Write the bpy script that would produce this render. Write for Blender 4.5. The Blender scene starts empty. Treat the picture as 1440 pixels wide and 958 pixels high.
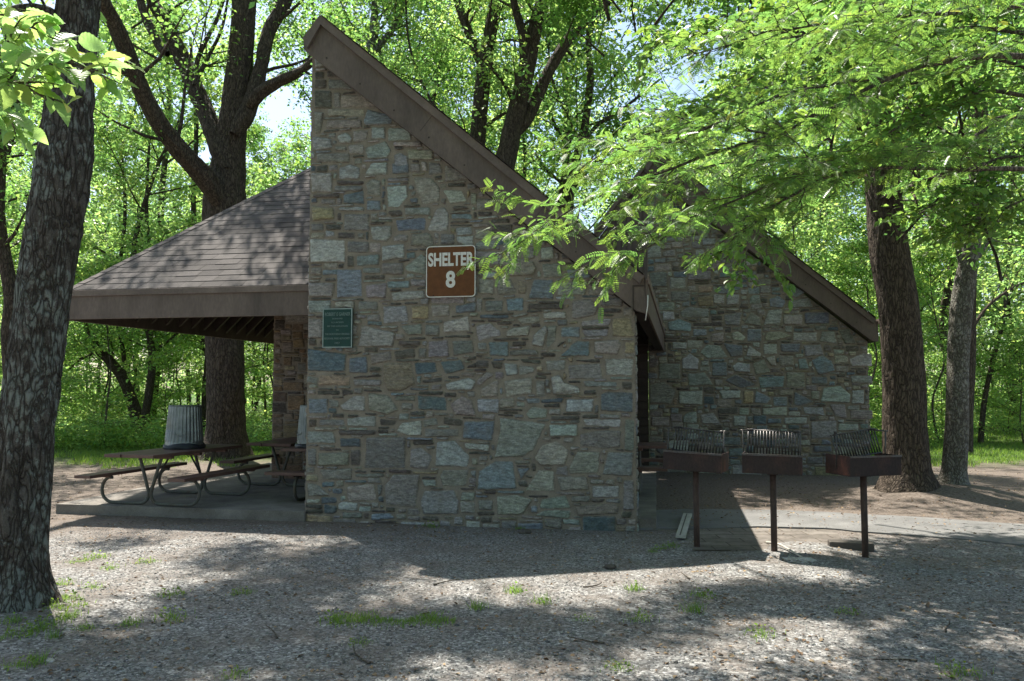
import bpy, math, random
import numpy as np
from mathutils import Vector, Matrix
R = math.radians
random.seed(7)
rng = np.random.default_rng(11)
scene = bpy.context.scene
col = scene.collection

# ---------------------------------------------------------------- camera
FPX, TILT, EYE = 1103.0, R(3.42), 1.6
cam_d = bpy.data.cameras.new('camera')
cam_d.sensor_width = 23.5
cam_d.lens = FPX / 1440 * 23.5
cam_d.clip_start = 0.05
cam_d.clip_end = 600
cam = bpy.data.objects.new('camera', cam_d)
col.objects.link(cam)
cam.location = (0, 0, EYE)
cam.rotation_euler = (R(90) + TILT, 0, 0)
scene.camera = cam

# ---------------------------------------------------------------- sky, sun, exposure
SUN_DIR = Vector((-0.30, 0.44, 1.0)).normalized()
EL = math.asin(SUN_DIR.z)
AZ = math.atan2(SUN_DIR.x, SUN_DIR.y)
world = bpy.data.worlds.new('World')
scene.world = world
world.use_nodes = True
wn = world.node_tree
wn.nodes.clear()
wo = wn.nodes.new('ShaderNodeOutputWorld')
wb = wn.nodes.new('ShaderNodeBackground')
sky = wn.nodes.new('ShaderNodeTexSky')
sky.sky_type = 'NISHITA'
sky.sun_disc = False
sky.sun_elevation = EL
sky.sun_rotation = AZ
sky.air_density = 1.0
sky.dust_density = 1.6
sky.ozone_density = 1.0
wb.inputs['Strength'].default_value = 0.10
wn.links.new(sky.outputs[0], wb.inputs[0])
wn.links.new(wb.outputs[0], wo.inputs[0])
sl = bpy.data.lights.new('sun', 'SUN')
sl.energy = 5.0
sl.angle = R(0.53)
sl.color = (1.0, 0.95, 0.86)
sun = bpy.data.objects.new('sun', sl)
col.objects.link(sun)
sun.rotation_euler = SUN_DIR.to_track_quat('Z', 'Y').to_euler()
sun.location = (-10, 15, 35)
scene.view_settings.view_transform = 'Standard'
scene.view_settings.look = 'None'
scene.view_settings.exposure = 1.4
scene.view_settings.gamma = 1
scene.view_settings.use_curve_mapping = False
cy = scene.cycles
cy.max_bounces = 6
cy.diffuse_bounces = 4
cy.glossy_bounces = 2
cy.transmission_bounces = 4
cy.transparent_max_bounces = 4
cy.sample_clamp_indirect = 6.0
cy.use_denoising = True

# ---------------------------------------------------------------- helpers
def W(px, py, Y):
    """real place, Y metres away, of a pixel of the 1440 x 958 photograph"""
    xc = (px - 720) / FPX
    yc = (479 - py) / FPX
    d = (xc, math.cos(TILT) - yc * math.sin(TILT), math.sin(TILT) + yc * math.cos(TILT))
    t = Y / d[1]
    return np.array((d[0] * t, Y, EYE + d[2] * t))

def G(px, py, z=0.0):
    xc = (px - 720) / FPX
    yc = (479 - py) / FPX
    d = (xc, math.cos(TILT) - yc * math.sin(TILT), math.sin(TILT) + yc * math.cos(TILT))
    t = (z - EYE) / d[2]
    return np.array((d[0] * t, d[1] * t, z))

def tag(o, label=None, cat=None, group=None, kind=None):
    if label: o['label'] = label
    if cat: o['category'] = cat
    if group: o['group'] = group
    if kind: o['kind'] = kind
    return o

def empty(name, loc=(0, 0, 0), rz=0.0):
    o = bpy.data.objects.new(name, None)
    o.empty_display_size = 0.2
    o.location = loc
    o.rotation_euler = (0, 0, rz)
    col.objects.link(o)
    return o

def link(name, me, parent=None, smooth=False):
    o = bpy.data.objects.new(name, me)
    col.objects.link(o)
    if parent: o.parent = parent
    return o

def np_mesh(name, V, F, mats, C=None, smooth=False, MI=None):
    """V (n,3); F list of (m,k) index arrays; C (n,3) colours"""
    me = bpy.data.meshes.new(name)
    V = np.asarray(V, dtype=np.float32)
    if not isinstance(F, list): F = [F]
    F = [np.asarray(f, dtype=np.int32) for f in F if len(f)]
    me.vertices.add(len(V))
    me.vertices.foreach_set('co', V.ravel())
    loops = np.concatenate([f.ravel() for f in F])
    tot = np.concatenate([np.full(len(f), f.shape[1], dtype=np.int32) for f in F])
    start = np.concatenate([[0], np.cumsum(tot)[:-1]]).astype(np.int32)
    me.loops.add(len(loops))
    me.loops.foreach_set('vertex_index', loops)
    me.polygons.add(len(tot))
    me.polygons.foreach_set('loop_start', start)
    me.polygons.foreach_set('loop_total', tot)
    sm = np.full(len(tot), bool(smooth)) if not hasattr(smooth, '__len__') else np.asarray(smooth, dtype=bool)
    me.polygons.foreach_set('use_smooth', sm)
    if MI is not None:
        me.polygons.foreach_set('material_index', np.asarray(MI, dtype=np.int32))
    if not isinstance(mats, (list, tuple)): mats = [mats]
    for m in mats: me.materials.append(m)
    if C is not None:
        a = me.color_attributes.new('Col', 'FLOAT_COLOR', 'POINT')
        cc = np.ones((len(V), 4), dtype=np.float32)
        cc[:, :3] = C
        a.data.foreach_set('color', cc.ravel())
    me.update(calc_edges=True)
    me.validate()
    return me

def hash3(i, j, k, s=0):
    n = (i * 374761393 + j * 668265263 + k * 2147483647 + s * 1274126177) & 0xffffffff
    n = ((n ^ (n >> 13)) * 1274126177) & 0xffffffff
    n = ((n ^ (n >> 16)) * 2246822519) & 0xffffffff
    return ((n ^ (n >> 15)) & 0xffff) / 65535.0

def vnoise(P, s=0):
    P = np.asarray(P, dtype=np.float64)
    I = np.floor(P).astype(np.int64)
    f = P - I
    f = f * f * (3 - 2 * f)
    r = 0
    for dx in (0, 1):
        wx = f[..., 0] if dx else 1 - f[..., 0]
        for dy in (0, 1):
            wy = f[..., 1] if dy else 1 - f[..., 1]
            for dz in (0, 1):
                wz = f[..., 2] if dz else 1 - f[..., 2]
                r = r + wx * wy * wz * hash3(I[..., 0] + dx, I[..., 1] + dy, I[..., 2] + dz, s)
    return r * 2 - 1

def fbm(P, octv=3, s=0):
    P = np.asarray(P, dtype=np.float64)
    a, r = 1.0, 0
    for o in range(octv):
        r = r + a * vnoise(P * (2 ** o) + 17.3 * o, s + o)
        a *= 0.5
    return r / 1.75

class MB:
    """collects prisms, boxes, bars and tubes into ONE mesh"""
    def __init__(s):
        s.v, s.f, s.m, s.sm = [], [], [], []
    def add(s, vs, fs, mi=0, smooth=False):
        b = len(s.v)
        s.v += [tuple(map(float, v)) for v in vs]
        for f in fs:
            s.f.append(tuple(b + i for i in f)); s.m.append(mi); s.sm.append(smooth)
    def box(s, a, b, mi=0, M=None):
        x0, y0, z0 = a; x1, y1, z1 = b
        vs = [(x0, y0, z0), (x1, y0, z0), (x1, y1, z0), (x0, y1, z0), (x0, y0, z1), (x1, y0, z1), (x1, y1, z1), (x0, y1, z1)]
        if M is not None: vs = [M @ Vector(v) for v in vs]
        s.add(vs, [(0, 3, 2, 1), (4, 5, 6, 7), (0, 1, 5, 4), (1, 2, 6, 5), (2, 3, 7, 6), (3, 0, 4, 7)], mi)
    def prism(s, poly, y0, y1, mi=0):
        """poly of (x,z) seen from -y, extruded along y"""
        n = len(poly)
        vs = [(p[0], y0, p[1]) for p in poly] + [(p[0], y1, p[1]) for p in poly]
        area = sum(poly[i][0] * poly[(i + 1) % n][1] - poly[(i + 1) % n][0] * poly[i][1] for i in range(n))
        fs = [tuple(range(n)), tuple(reversed(range(n, 2 * n)))]
        for i in range(n):
            j = (i + 1) % n
            fs.append((j, i, n + i, n + j))
        if area < 0: fs = [tuple(reversed(f)) for f in fs]
        s.add(vs, fs, mi)
    def hull8(s, vs, mi=0):
        s.add(vs, [(0, 3, 2, 1), (4, 5, 6, 7), (0, 1, 5, 4), (1, 2, 6, 5), (2, 3, 7, 6), (3, 0, 4, 7)], mi)
    def tube(s, pts, r, n=8, mi=0, cap=True):
        pts = [Vector(p) for p in pts]
        rr = r if isinstance(r, (list, tuple)) else [r] * len(pts)
        b = len(s.v); ref = None
        for i, p in enumerate(pts):
            t = (pts[min(i + 1, len(pts) - 1)] - pts[max(i - 1, 0)]).normalized()
            if ref is None:
                ref = t.orthogonal().normalized()
            ref = (ref - t * ref.dot(t)).normalized()
            bi = t.cross(ref)
            for k in range(n):
                a = 2 * math.pi * k / n
                s.v.append(tuple(p + (ref * math.cos(a) + bi * math.sin(a)) * rr[i]))
        for i in range(len(pts) - 1):
            for k in range(n):
                k2 = (k + 1) % n
                s.f.append((b + i * n + k, b + i * n + k2, b + (i + 1) * n + k2, b + (i + 1) * n + k)); s.m.append(mi); s.sm.append(True)
        if cap:
            s.f.append(tuple(b + k for k in reversed(range(n)))); s.m.append(mi); s.sm.append(False)
            e = b + (len(pts) - 1) * n
            s.f.append(tuple(e + k for k in range(n))); s.m.append(mi); s.sm.append(False)
    def build(s, name, mats, parent=None, bevel=0.0):
        me = bpy.data.meshes.new(name)
        me.from_pydata(s.v, [], s.f)
        if not isinstance(mats, (list, tuple)): mats = [mats]
        for m in mats: me.materials.append(m)
        me.polygons.foreach_set('material_index', s.m)
        me.polygons.foreach_set('use_smooth', s.sm)
        me.update()
        o = link(name, me, parent)
        if bevel:
            b = o.modifiers.new('bevel', 'BEVEL'); b.width = bevel; b.segments = 2; b.limit_method = 'ANGLE'
        return o

def catmull(P, n):
    P = np.asarray(P, dtype=float)
    if len(P) == 2:
        t = np.linspace(0, 1, n)[:, None]
        return P[0] * (1 - t) + P[1] * t
    Q = np.vstack([2 * P[0] - P[1], P, 2 * P[-1] - P[-2]])
    out = []
    T = np.linspace(0, len(P) - 1, n)
    for t in T:
        i = min(int(t), len(P) - 2); f = t - i
        a, b, c, d = Q[i], Q[i + 1], Q[i + 2], Q[i + 3]
        out.append(0.5 * (2 * b + (c - a) * f + (2 * a - 5 * b + 4 * c - d) * f * f + (3 * b - a - 3 * c + d) * f ** 3))
    return np.array(out)

def tube_np(P, Rr, nseg=8, bark=0.0, seed=0, freq=14.0, flare=None):
    """tapered tube along P (m,3), radii Rr; bark = ridge height; returns V, F"""
    m = len(P)
    T = np.gradient(P, axis=0)
    T /= np.linalg.norm(T, axis=1)[:, None] + 1e-9
    ref = np.array([1.0, 0.13, 0.0]) if abs(T[0][0]) < 0.8 else np.array([0.0, 1.0, 0.1])
    rings = []
    ang = np.linspace(0, 2 * np.pi, nseg, endpoint=False)
    L = np.concatenate([[0], np.cumsum(np.linalg.norm(np.diff(P, axis=0), axis=1))])
    for i in range(m):
        ref = ref - T[i] * ref.dot(T[i]); ref /= np.linalg.norm(ref)
        bi = np.cross(T[i], ref)
        r = np.full(nseg, Rr[i])
        if bark:
            c = np.stack([np.cos(ang) * Rr[i] * freq, np.sin(ang) * Rr[i] * freq, np.full(nseg, L[i] * freq * 0.16)], 1)
            a = 1 - np.abs(fbm(c, 2, seed)) * 2.2
            b = fbm(c * np.array([2.3, 2.3, 5.5]), 2, seed + 5)
            r = r + bark * (a * 0.8 + b * 0.45)
            r = r + Rr[i] * 0.10 * vnoise(np.stack([np.cos(ang) * 1.2, np.sin(ang) * 1.2, np.full(nseg, L[i] * 1.1)], 1), seed + 9)
        if flare is not None and L[i] < flare[0]:
            q = (1 - L[i] / flare[0]) ** 2.2
            lob = 0.55 + 0.45 * np.cos(ang * flare[2] + seed) ** 2 + 0.25 * np.cos(ang * 2 + seed * 2.1)
            r = r + q * flare[1] * lob
        rings.append(P[i] + (np.cos(ang)[:, None] * ref + np.sin(ang)[:, None] * bi) * r[:, None])
    V = np.concatenate(rings)
    idx = np.arange(m * nseg).reshape(m, nseg)
    a = idx[:-1]; b = idx[1:]
    F = np.stack([a, np.roll(a, -1, 1), np.roll(b, -1, 1), b], -1).reshape(-1, 4)
    return V, F

def merge(parts):
    Vs, Fs, o = [], {}, 0
    for V, F in parts:
        Vs.append(V)
        for f in (F if isinstance(F, list) else [F]):
            Fs.setdefault(f.shape[1], []).append(f + o)
        o += len(V)
    return np.concatenate(Vs), [np.concatenate(x) for x in Fs.values()]

def frames(axis, normal):
    """rotation matrices (n,3,3): columns = side, axis, normal"""
    y = axis / (np.linalg.norm(axis, axis=1)[:, None] + 1e-9)
    x = np.cross(y, normal); x /= np.linalg.norm(x, axis=1)[:, None] + 1e-9
    z = np.cross(x, y)
    return np.stack([x, y, z], axis=2)

def scatter(tv, tf, pos, M, sc, rgb=None, tcol=None):
    """copies of a small template (tv, tf) into one big mesh's arrays"""
    n, k = len(pos), len(tv)
    sc = np.asarray(sc, dtype=float)
    if sc.ndim == 1: sc = sc[:, None].repeat(3, 1)
    V = np.einsum('nij,nkj->nki', M, tv[None] * sc[:, None, :]) + pos[:, None, :]
    F = []
    for f in (tf if isinstance(tf, list) else [tf]):
        F.append((f[None] + (np.arange(n) * k)[:, None, None]).reshape(-1, f.shape[1]))
    C = None
    if rgb is not None: C = np.repeat(rgb, k, axis=0)
    return V.reshape(-1, 3), F, C

# ---------------------------------------------------------------- materials
def new_mat(name):
    m = bpy.data.materials.new(name); m.use_nodes = True
    nt = m.node_tree; nt.nodes.clear()
    out = nt.nodes.new('ShaderNodeOutputMaterial')
    return m, nt, out

def N(nt, t, **kw):
    n = nt.nodes.new(t)
    for k, v in kw.items():
        if k in n.inputs: n.inputs[k].default_value = v
        else: setattr(n, k, v)
    return n

def coords(nt, scale=(1, 1, 1), kind='Object', rot=(0, 0, 0)):
    tc = nt.nodes.new('ShaderNodeTexCoord')
    mp = nt.nodes.new('ShaderNodeMapping')
    mp.inputs['Scale'].default_value = scale
    mp.inputs['Rotation'].default_value = rot
    nt.links.new(tc.outputs[kind], mp.inputs[0])
    return mp.outputs[0]

def noise(nt, vec, scale, detail=4, rough=0.55):
    n = N(nt, 'ShaderNodeTexNoise')
    n.inputs['Scale'].default_value = scale
    n.inputs['Detail'].default_value = detail
    n.inputs['Roughness'].default_value = rough
    nt.links.new(vec, n.inputs['Vector'])
    return n.outputs['Fac']

def ramp(nt, fac, stops):
    r = nt.nodes.new('ShaderNodeValToRGB')
    el = r.color_ramp.elements
    while len(el) < len(stops): el.new(0.5)
    for e, (p, c) in zip(el, stops):
        e.position = p
        e.color = (c[0], c[1], c[2], 1) if hasattr(c, '__len__') else (c, c, c, 1)
    nt.links.new(fac, r.inputs[0])
    return r.outputs[0]

def mix(nt, fac, a, b, mode='MIX'):
    m = nt.nodes.new('ShaderNodeMix'); m.data_type = 'RGBA'; m.blend_type = mode
    for s, v in ((m.inputs[0], fac), (m.inputs[6], a), (m.inputs[7], b)):
        if hasattr(v, 'links') or isinstance(v, bpy.types.NodeSocket): nt.links.new(v, s)
        elif hasattr(v, '__len__'): s.default_value = (*v[:3], 1)
        else: s.default_value = v
    return m.outputs[2]

def bump(nt, h, strength=0.5, dist=0.01, prev=None):
    b = nt.nodes.new('ShaderNodeBump')
    b.inputs['Strength'].default_value = strength
    b.inputs['Distance'].default_value = dist
    nt.links.new(h, b.inputs['Height'])
    if prev is not None: nt.links.new(prev, b.inputs['Normal'])
    return b.outputs[0]

def principled(nt, out, color, rough=0.8, metal=0.0, spec=0.3, normal=None):
    p = nt.nodes.new('ShaderNodeBsdfPrincipled')
    for k, v in (('Base Color', color), ('Roughness', rough), ('Metallic', metal), ('Specular IOR Level', spec)):
        if isinstance(v, bpy.types.NodeSocket): nt.links.new(v, p.inputs[k])
        elif hasattr(v, '__len__'): p.inputs[k].default_value = (*v[:3], 1)
        else: p.inputs[k].default_value = v
    if normal is not None: nt.links.new(normal, p.inputs['Normal'])
    nt.links.new(p.outputs[0], out.inputs[0])
    return p

def attr(nt, name='Col'):
    a = nt.nodes.new('ShaderNodeAttribute'); a.attribute_name = name
    return a.outputs['Color']

def leaf_mat(name, base, trans, tfac=0.5, rough=0.42, spec=0.45):
    """base colour times the leaf's own tint; light passes through the blade"""
    m, nt, out = new_mat(name)
    a = attr(nt)
    c1 = mix(nt, 1.0, base, a, 'MULTIPLY')
    c2 = mix(nt, 1.0, trans, a, 'MULTIPLY')
    p = nt.nodes.new('ShaderNodeBsdfPrincipled')
    nt.links.new(c1, p.inputs['Base Color'])
    p.inputs['Roughness'].default_value = rough
    p.inputs['Specular IOR Level'].default_value = spec
    t = nt.nodes.new('ShaderNodeBsdfTranslucent')
    nt.links.new(c2, t.inputs[0])
    mx = nt.nodes.new('ShaderNodeMixShader'); mx.inputs[0].default_value = tfac
    nt.links.new(p.outputs[0], mx.inputs[1]); nt.links.new(t.outputs[0], mx.inputs[2])
    nt.links.new(mx.outputs[0], out.inputs[0])
    return m

M = {}
M['leaf'] = leaf_mat('leaf_green', (0.085, 0.15, 0.03), (0.29, 0.53, 0.115), 0.5)
M['leaf_light'] = leaf_mat('leaf_spring', (0.10, 0.18, 0.035), (0.46, 0.70, 0.20), 0.56)
M['leaf_fine'] = leaf_mat('leaf_fine_green', (0.075, 0.138, 0.032), (0.26, 0.46, 0.085), 0.5, 0.36, 0.5)
M['grass'] = leaf_mat('grass_blade', (0.09, 0.16, 0.03), (0.3, 0.5, 0.07), 0.4, 0.5, 0.3)
M['litter'] = leaf_mat('dead_leaf', (0.2, 0.15, 0.1), (0.2, 0.13, 0.07), 0.15, 0.7, 0.2)

def bark_mat(name, dark, mid, lichen=None, lichen_amt=0.0, zs=0.27, sc=27):
    """plates between dark stretched cracks"""
    m, nt, out = new_mat(name)
    v = coords(nt, (1, 1, zs))
    v1 = coords(nt, (1, 1, 1))
    n0 = nt.nodes.new('ShaderNodeTexNoise'); n0.inputs['Scale'].default_value = 9; n0.inputs['Detail'].default_value = 4
    nt.links.new(v, n0.inputs['Vector'])
    vd = nt.nodes.new('ShaderNodeMix'); vd.data_type = 'VECTOR'; vd.inputs[0].default_value = 0.16
    nt.links.new(v, vd.inputs[4]); nt.links.new(n0.outputs['Color'], vd.inputs[5])
    vo = nt.nodes.new('ShaderNodeTexVoronoi'); vo.feature = 'DISTANCE_TO_EDGE'; vo.inputs['Scale'].default_value = sc
    nt.links.new(vd.outputs[1], vo.inputs['Vector'])
    n1 = noise(nt, v, 22, 6, 0.65)
    n2 = noise(nt, v1, 90, 4, 0.65)
    crack = ramp(nt, vo.outputs['Distance'], [(0.0, 0.1), (0.12, 0.7), (0.35, 1.0)])
    c = ramp(nt, n1, [(0.3, [x * .7 for x in mid]), (0.68, [x * 1.5 for x in mid])])
    c = mix(nt, 1.0, c, ramp(nt, n2, [(0.3, 0.65), (0.7, 1.35)]), 'MULTIPLY')
    if lichen:
        v2 = coords(nt, (1, 1, 0.7))
        n3 = noise(nt, v2, 13, 7, 0.75)
        n4 = noise(nt, v1, 1.6, 2, 0.5)
        f = ramp(nt, mix(nt, 0.35, n3, n4), [(0.60 - lichen_amt, 0.0), (0.64 - lichen_amt, 0.75)])
        c = mix(nt, f, c, lichen)
    c = mix(nt, crack, dark, c)
    nb = bump(nt, crack, 0.9, 0.022)
    nb = bump(nt, n1, 0.6, 0.012, nb)
    nb = bump(nt, n2, 0.6, 0.005, nb)
    principled(nt, out, c, 0.9, 0, 0.15, nb)
    return m
M['bark_front'] = bark_mat('bark_lichened', (0.035, 0.028, 0.022), (0.08, 0.071, 0.062), (0.22, 0.24, 0.215), 0.10)
M['bark'] = bark_mat('bark_brown', (0.03, 0.023, 0.018), (0.10, 0.078, 0.06), (0.17, 0.17, 0.14), -.02)
M['bark_pale'] = bark_mat('bark_pale', (0.07, 0.062, 0.05), (0.17, 0.16, 0.135), (0.28, 0.28, 0.25), 0.10, 0.5)
M['twig'] = bark_mat('twig_bark', (0.05, 0.04, 0.03), (0.13, 0.11, 0.085))

def stone_mat():
    m, nt, out = new_mat('rubble_stone')
    a = attr(nt)
    v = coords(nt, (1, 1, 1))
    vs = coords(nt, (1, 1, 2.6))
    n1 = noise(nt, vs, 16, 7, 0.68)
    n2 = noise(nt, v, 60, 5, 0.65)
    n3 = noise(nt, v, 5, 4, 0.6)
    c = mix(nt, 1.0, a, ramp(nt, n1, [(0.25, 0.38), (0.5, 0.95), (0.72, 1.55)]), 'MULTIPLY')
    c = mix(nt, 1.0, c, ramp(nt, n2, [(0.3, 0.72), (0.7, 1.3)]), 'MULTIPLY')
    c = mix(nt, ramp(nt, n3, [(0.50, 0.0), (0.72, 0.5)]), c, (0.19, 0.165, 0.13))
    n4 = noise(nt, coords(nt, (1, 1, 3.5), rot=(0, R(14), 0)), 11, 8, 0.75)
    c = mix(nt, ramp(nt, n4, [(0.56, 0.0), (0.70, 0.42)]), c, (0.40, 0.41, 0.39))
    c = mix(nt, ramp(nt, n4, [(0.30, 0.5), (0.42, 0.0)]), c, (0.05, 0.048, 0.042))
    nb = bump(nt, n4, 0.9, 0.022)
    nb = bump(nt, n1, 0.8, 0.018, nb)
    nb = bump(nt, n2, 0.5, 0.005, nb)
    principled(nt, out, c, 0.82, 0, 0.28, nb)
    return m
M['stone'] = stone_mat()
def mortar_mat():
    m, nt, out = new_mat('mortar')
    v = coords(nt)
    n1 = noise(nt, v, 7, 6, 0.6); n2 = noise(nt, v, 90, 4, 0.7)
    c = ramp(nt, n1, [(0.3, (0.18, 0.153, 0.12)), (0.55, (0.25, 0.215, 0.172)), (0.75, (0.31, 0.27, 0.22))])
    c = mix(nt, 1.0, c, ramp(nt, n2, [(0.3, 0.75), (0.7, 1.2)]), 'MULTIPLY')
    nb = bump(nt, n2, 0.6, 0.006)
    nb = bump(nt, noise(nt, v, 24, 4), 0.7, 0.012, nb)
    principled(nt, out, c, 0.92, 0, 0.15, nb)
    return m
M['mortar'] = mortar_mat()

def wood_paint(name, base, var=0.25, along=(1, 1, 1), rough=0.6):
    m, nt, out = new_mat(name)
    v = coords(nt, along)
    n1 = noise(nt, v, 3.0, 6, 0.6); n2 = noise(nt, v, 40, 5, 0.6); n3 = noise(nt, coords(nt), 160, 2)
    c = mix(nt, 1.0, base, ramp(nt, n1, [(0.3, 1 - var), (0.7, 1 + var)]), 'MULTIPLY')
    c = mix(nt, 1.0, c, ramp(nt, n2, [(0.3, 0.85), (0.7, 1.12)]), 'MULTIPLY')
    nb = bump(nt, n2, 0.35, 0.002)
    nb = bump(nt, n3, 0.2, 0.001, nb)
    principled(nt, out, c, rough, 0, 0.3, nb)
    return m
M['trim'] = wood_paint('brown_painted_board', (0.122, 0.092, 0.075), 0.28, (1, 1, .35))
M['trim_light'] = wood_paint('brown_painted_trim', (0.142, 0.108, 0.088), 0.26)
M['siding'] = wood_paint('brown_siding', (0.115, 0.088, 0.08), 0.2, (8, 8, 1))
M['dark_wood'] = wood_paint('dark_stained_wood', (0.045, 0.032, 0.026), 0.3)
M['table_wood'] = wood_paint('red_brown_table_plank', (0.13, 0.075, 0.06), 0.35, (1, 1, 1), 0.5)
M['grey_wood'] = wood_paint('weathered_grey_board', (0.36, 0.35, 0.31), 0.25)
M['timber'] = wood_paint('old_timber', (0.07, 0.06, 0.05), 0.3)

def shingle_mat():
    m, nt, out = new_mat('asphalt_shingle')
    v = coords(nt)
    br = nt.nodes.new('ShaderNodeTexBrick')
    br.inputs['Scale'].default_value = 1.0
    br.inputs['Brick Width'].default_value = 0.30
    br.inputs['Row Height'].default_value = 4.0
    br.inputs['Mortar Size'].default_value = 0.004
    br.inputs['Color1'].default_value = (0.8, 0.8, 0.8, 1); br.inputs['Color2'].default_value = (1.15, 1.15, 1.15, 1)
    br.inputs['Mortar'].default_value = (0.55, 0.55, 0.55, 1)
    nt.links.new(v, br.inputs['Vector'])
    n1 = noise(nt, v, 2.0, 5); n2 = noise(nt, v, 220, 3, 0.8)
    c = ramp(nt, n1, [(0.3, (0.068, 0.060, 0.057)), (0.7, (0.12, 0.107, 0.10))])
    c = mix(nt, 1.0, c, attr(nt), 'MULTIPLY')
    c = mix(nt, 1.0, c, ramp(nt, n2, [(0.3, 0.6), (0.7, 1.45)]), 'MULTIPLY')
    principled(nt, out, c, 0.9, 0, 0.2, bump(nt, n2, 0.5, 0.003))
    return m
M['shingle'] = shingle_mat()

def concrete_mat(name, a, b, scale=3.0):
    m, nt, out = new_mat(name)
    v = coords(nt)
    n1 = noise(nt, v, scale, 6, 0.65); n2 = noise(nt, v, 120, 4, 0.7)
    c = ramp(nt, n1, [(0.3, a), (0.7, b)])
    c = mix(nt, 1.0, c, ramp(nt, n2, [(0.3, 0.7), (0.7, 1.3)]), 'MULTIPLY')
    principled(nt, out, c, 0.88, 0, 0.2, bump(nt, n2, 0.5, 0.004))
    return m
M['concrete'] = concrete_mat('weathered_concrete', (0.12, 0.105, 0.09), (0.24, 0.22, 0.195))
M['hip_shingle'] = concrete_mat('hip_shingle', (0.10, 0.085, 0.08), (0.16, 0.14, 0.13), 5)
M['asphalt'] = concrete_mat('worn_asphalt', (0.10, 0.098, 0.094), (0.19, 0.185, 0.178), 1.6)
M['ash'] = concrete_mat('pale_ash', (0.3, 0.28, 0.25), (0.45, 0.43, 0.4), 12)

def brickpad_mat():
    m, nt, out = new_mat('old_pavers')
    v = coords(nt, (1, 1, 1))
    br = nt.nodes.new('ShaderNodeTexBrick')
    br.inputs['Scale'].default_value = 1.0
    br.inputs['Brick Width'].default_value = 0.40; br.inputs['Row Height'].default_value = 0.20
    br.inputs['Mortar Size'].default_value = 0.008
    br.inputs['Color1'].default_value = (0.12, 0.103, 0.088, 1); br.inputs['Color2'].default_value = (0.17, 0.15, 0.13, 1)
    br.inputs['Mortar'].default_value = (0.07, 0.058, 0.045, 1)
    nt.links.new(v, br.inputs['Vector'])
    n1 = noise(nt, v, 5, 6, 0.7)
    c = mix(nt, 1.0, br.outputs[0], ramp(nt, n1, [(0.3, 0.55), (0.7, 1.35)]), 'MULTIPLY')
    nb = bump(nt, br.outputs['Fac'], -0.6, 0.006)
    principled(nt, out, c, 0.9, 0, 0.2, bump(nt, noise(nt, v, 80, 3), 0.4, 0.004, nb))
    return m
M['pavers'] = brickpad_mat()

def rust_mat(name, base, rust, amt):
    m, nt, out = new_mat(name)
    v = coords(nt, (1, 1, 0.5))
    n1 = noise(nt, v, 7, 6, 0.7); n2 = noise(nt, v, 60, 4, 0.7)
    c = mix(nt, ramp(nt, n1, [(0.5 - amt, 0.0), (0.75 - amt, 1.0)]), base, rust)
    c = mix(nt, 1.0, c, ramp(nt, n2, [(0.3, 0.7), (0.7, 1.25)]), 'MULTIPLY')
    principled(nt, out, c, 0.75, 0.1, 0.35, bump(nt, n2, 0.5, 0.002))
    return m
M['rust'] = rust_mat('rusty_dark_steel', (0.035, 0.023, 0.021), (0.075, 0.038, 0.03), 0.0)
M['rust_red'] = rust_mat('red_rusted_steel', (0.045, 0.025, 0.021), (0.17, 0.062, 0.042), 0.03)
M['post_rust'] = rust_mat('rusty_post_steel', (0.055, 0.037, 0.03), (0.10, 0.062, 0.048), 0.1)
M['grate_steel'] = rust_mat('grate_steel', (0.085, 0.083, 0.082), (0.09, 0.065, 0.055), 0.05)
for n_ in M['grate_steel'].node_tree.nodes:
    if n_.type == 'BSDF_PRINCIPLED': n_.inputs['Metallic'].default_value = 0.7; n_.inputs['Roughness'].default_value = 0.4
M['pipe'] = rust_mat('grey_green_pipe', (0.10, 0.105, 0.09), (0.11, 0.075, 0.05), 0.0)

def galv_mat():
    m, nt, out = new_mat('galvanised_steel')
    v = coords(nt)
    n1 = noise(nt, v, 6, 5, 0.6); n2 = noise(nt, v, 45, 4)
    c = ramp(nt, n1, [(0.3, (0.13, 0.145, 0.14)), (0.7, (0.25, 0.27, 0.26))])
    principled(nt, out, c, ramp(nt, n2, [(0.3, 0.35), (0.7, 0.55)]), 0.75, 0.5, bump(nt, n2, 0.15, 0.002))
    return m
M['galv'] = galv_mat()
def plain(name, c, rough=0.6, metal=0.0, spec=0.3, bs=None):
    m, nt, out = new_mat(name)
    n1 = noise(nt, coords(nt), bs or 12, 4)
    cc = mix(nt, 1.0, c, ramp(nt, n1, [(0.3, 0.82), (0.7, 1.15)]), 'MULTIPLY')
    principled(nt, out, cc, rough, metal, spec)
    return m
M['bag'] = plain('dark_liner', (0.02, 0.022, 0.025), 0.45)
M['sign_brown'] = plain('sign_brown', (0.135, 0.05, 0.014), 0.6)
M['sign_white'] = plain('sign_white', (0.68, 0.66, 0.6), 0.5)
M['plaque_green'] = plain('plaque_green', (0.008, 0.045, 0.036), 0.45)
M['plaque_text'] = plain('plaque_lettering', (0.13, 0.19, 0.17), 0.5)
M['plaque_rim'] = plain('plaque_rim', (0.27, 0.33, 0.31), 0.45)
M['pale_stick'] = plain('pale_dead_wood', (0.42, 0.38, 0.32), 0.8)

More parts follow.
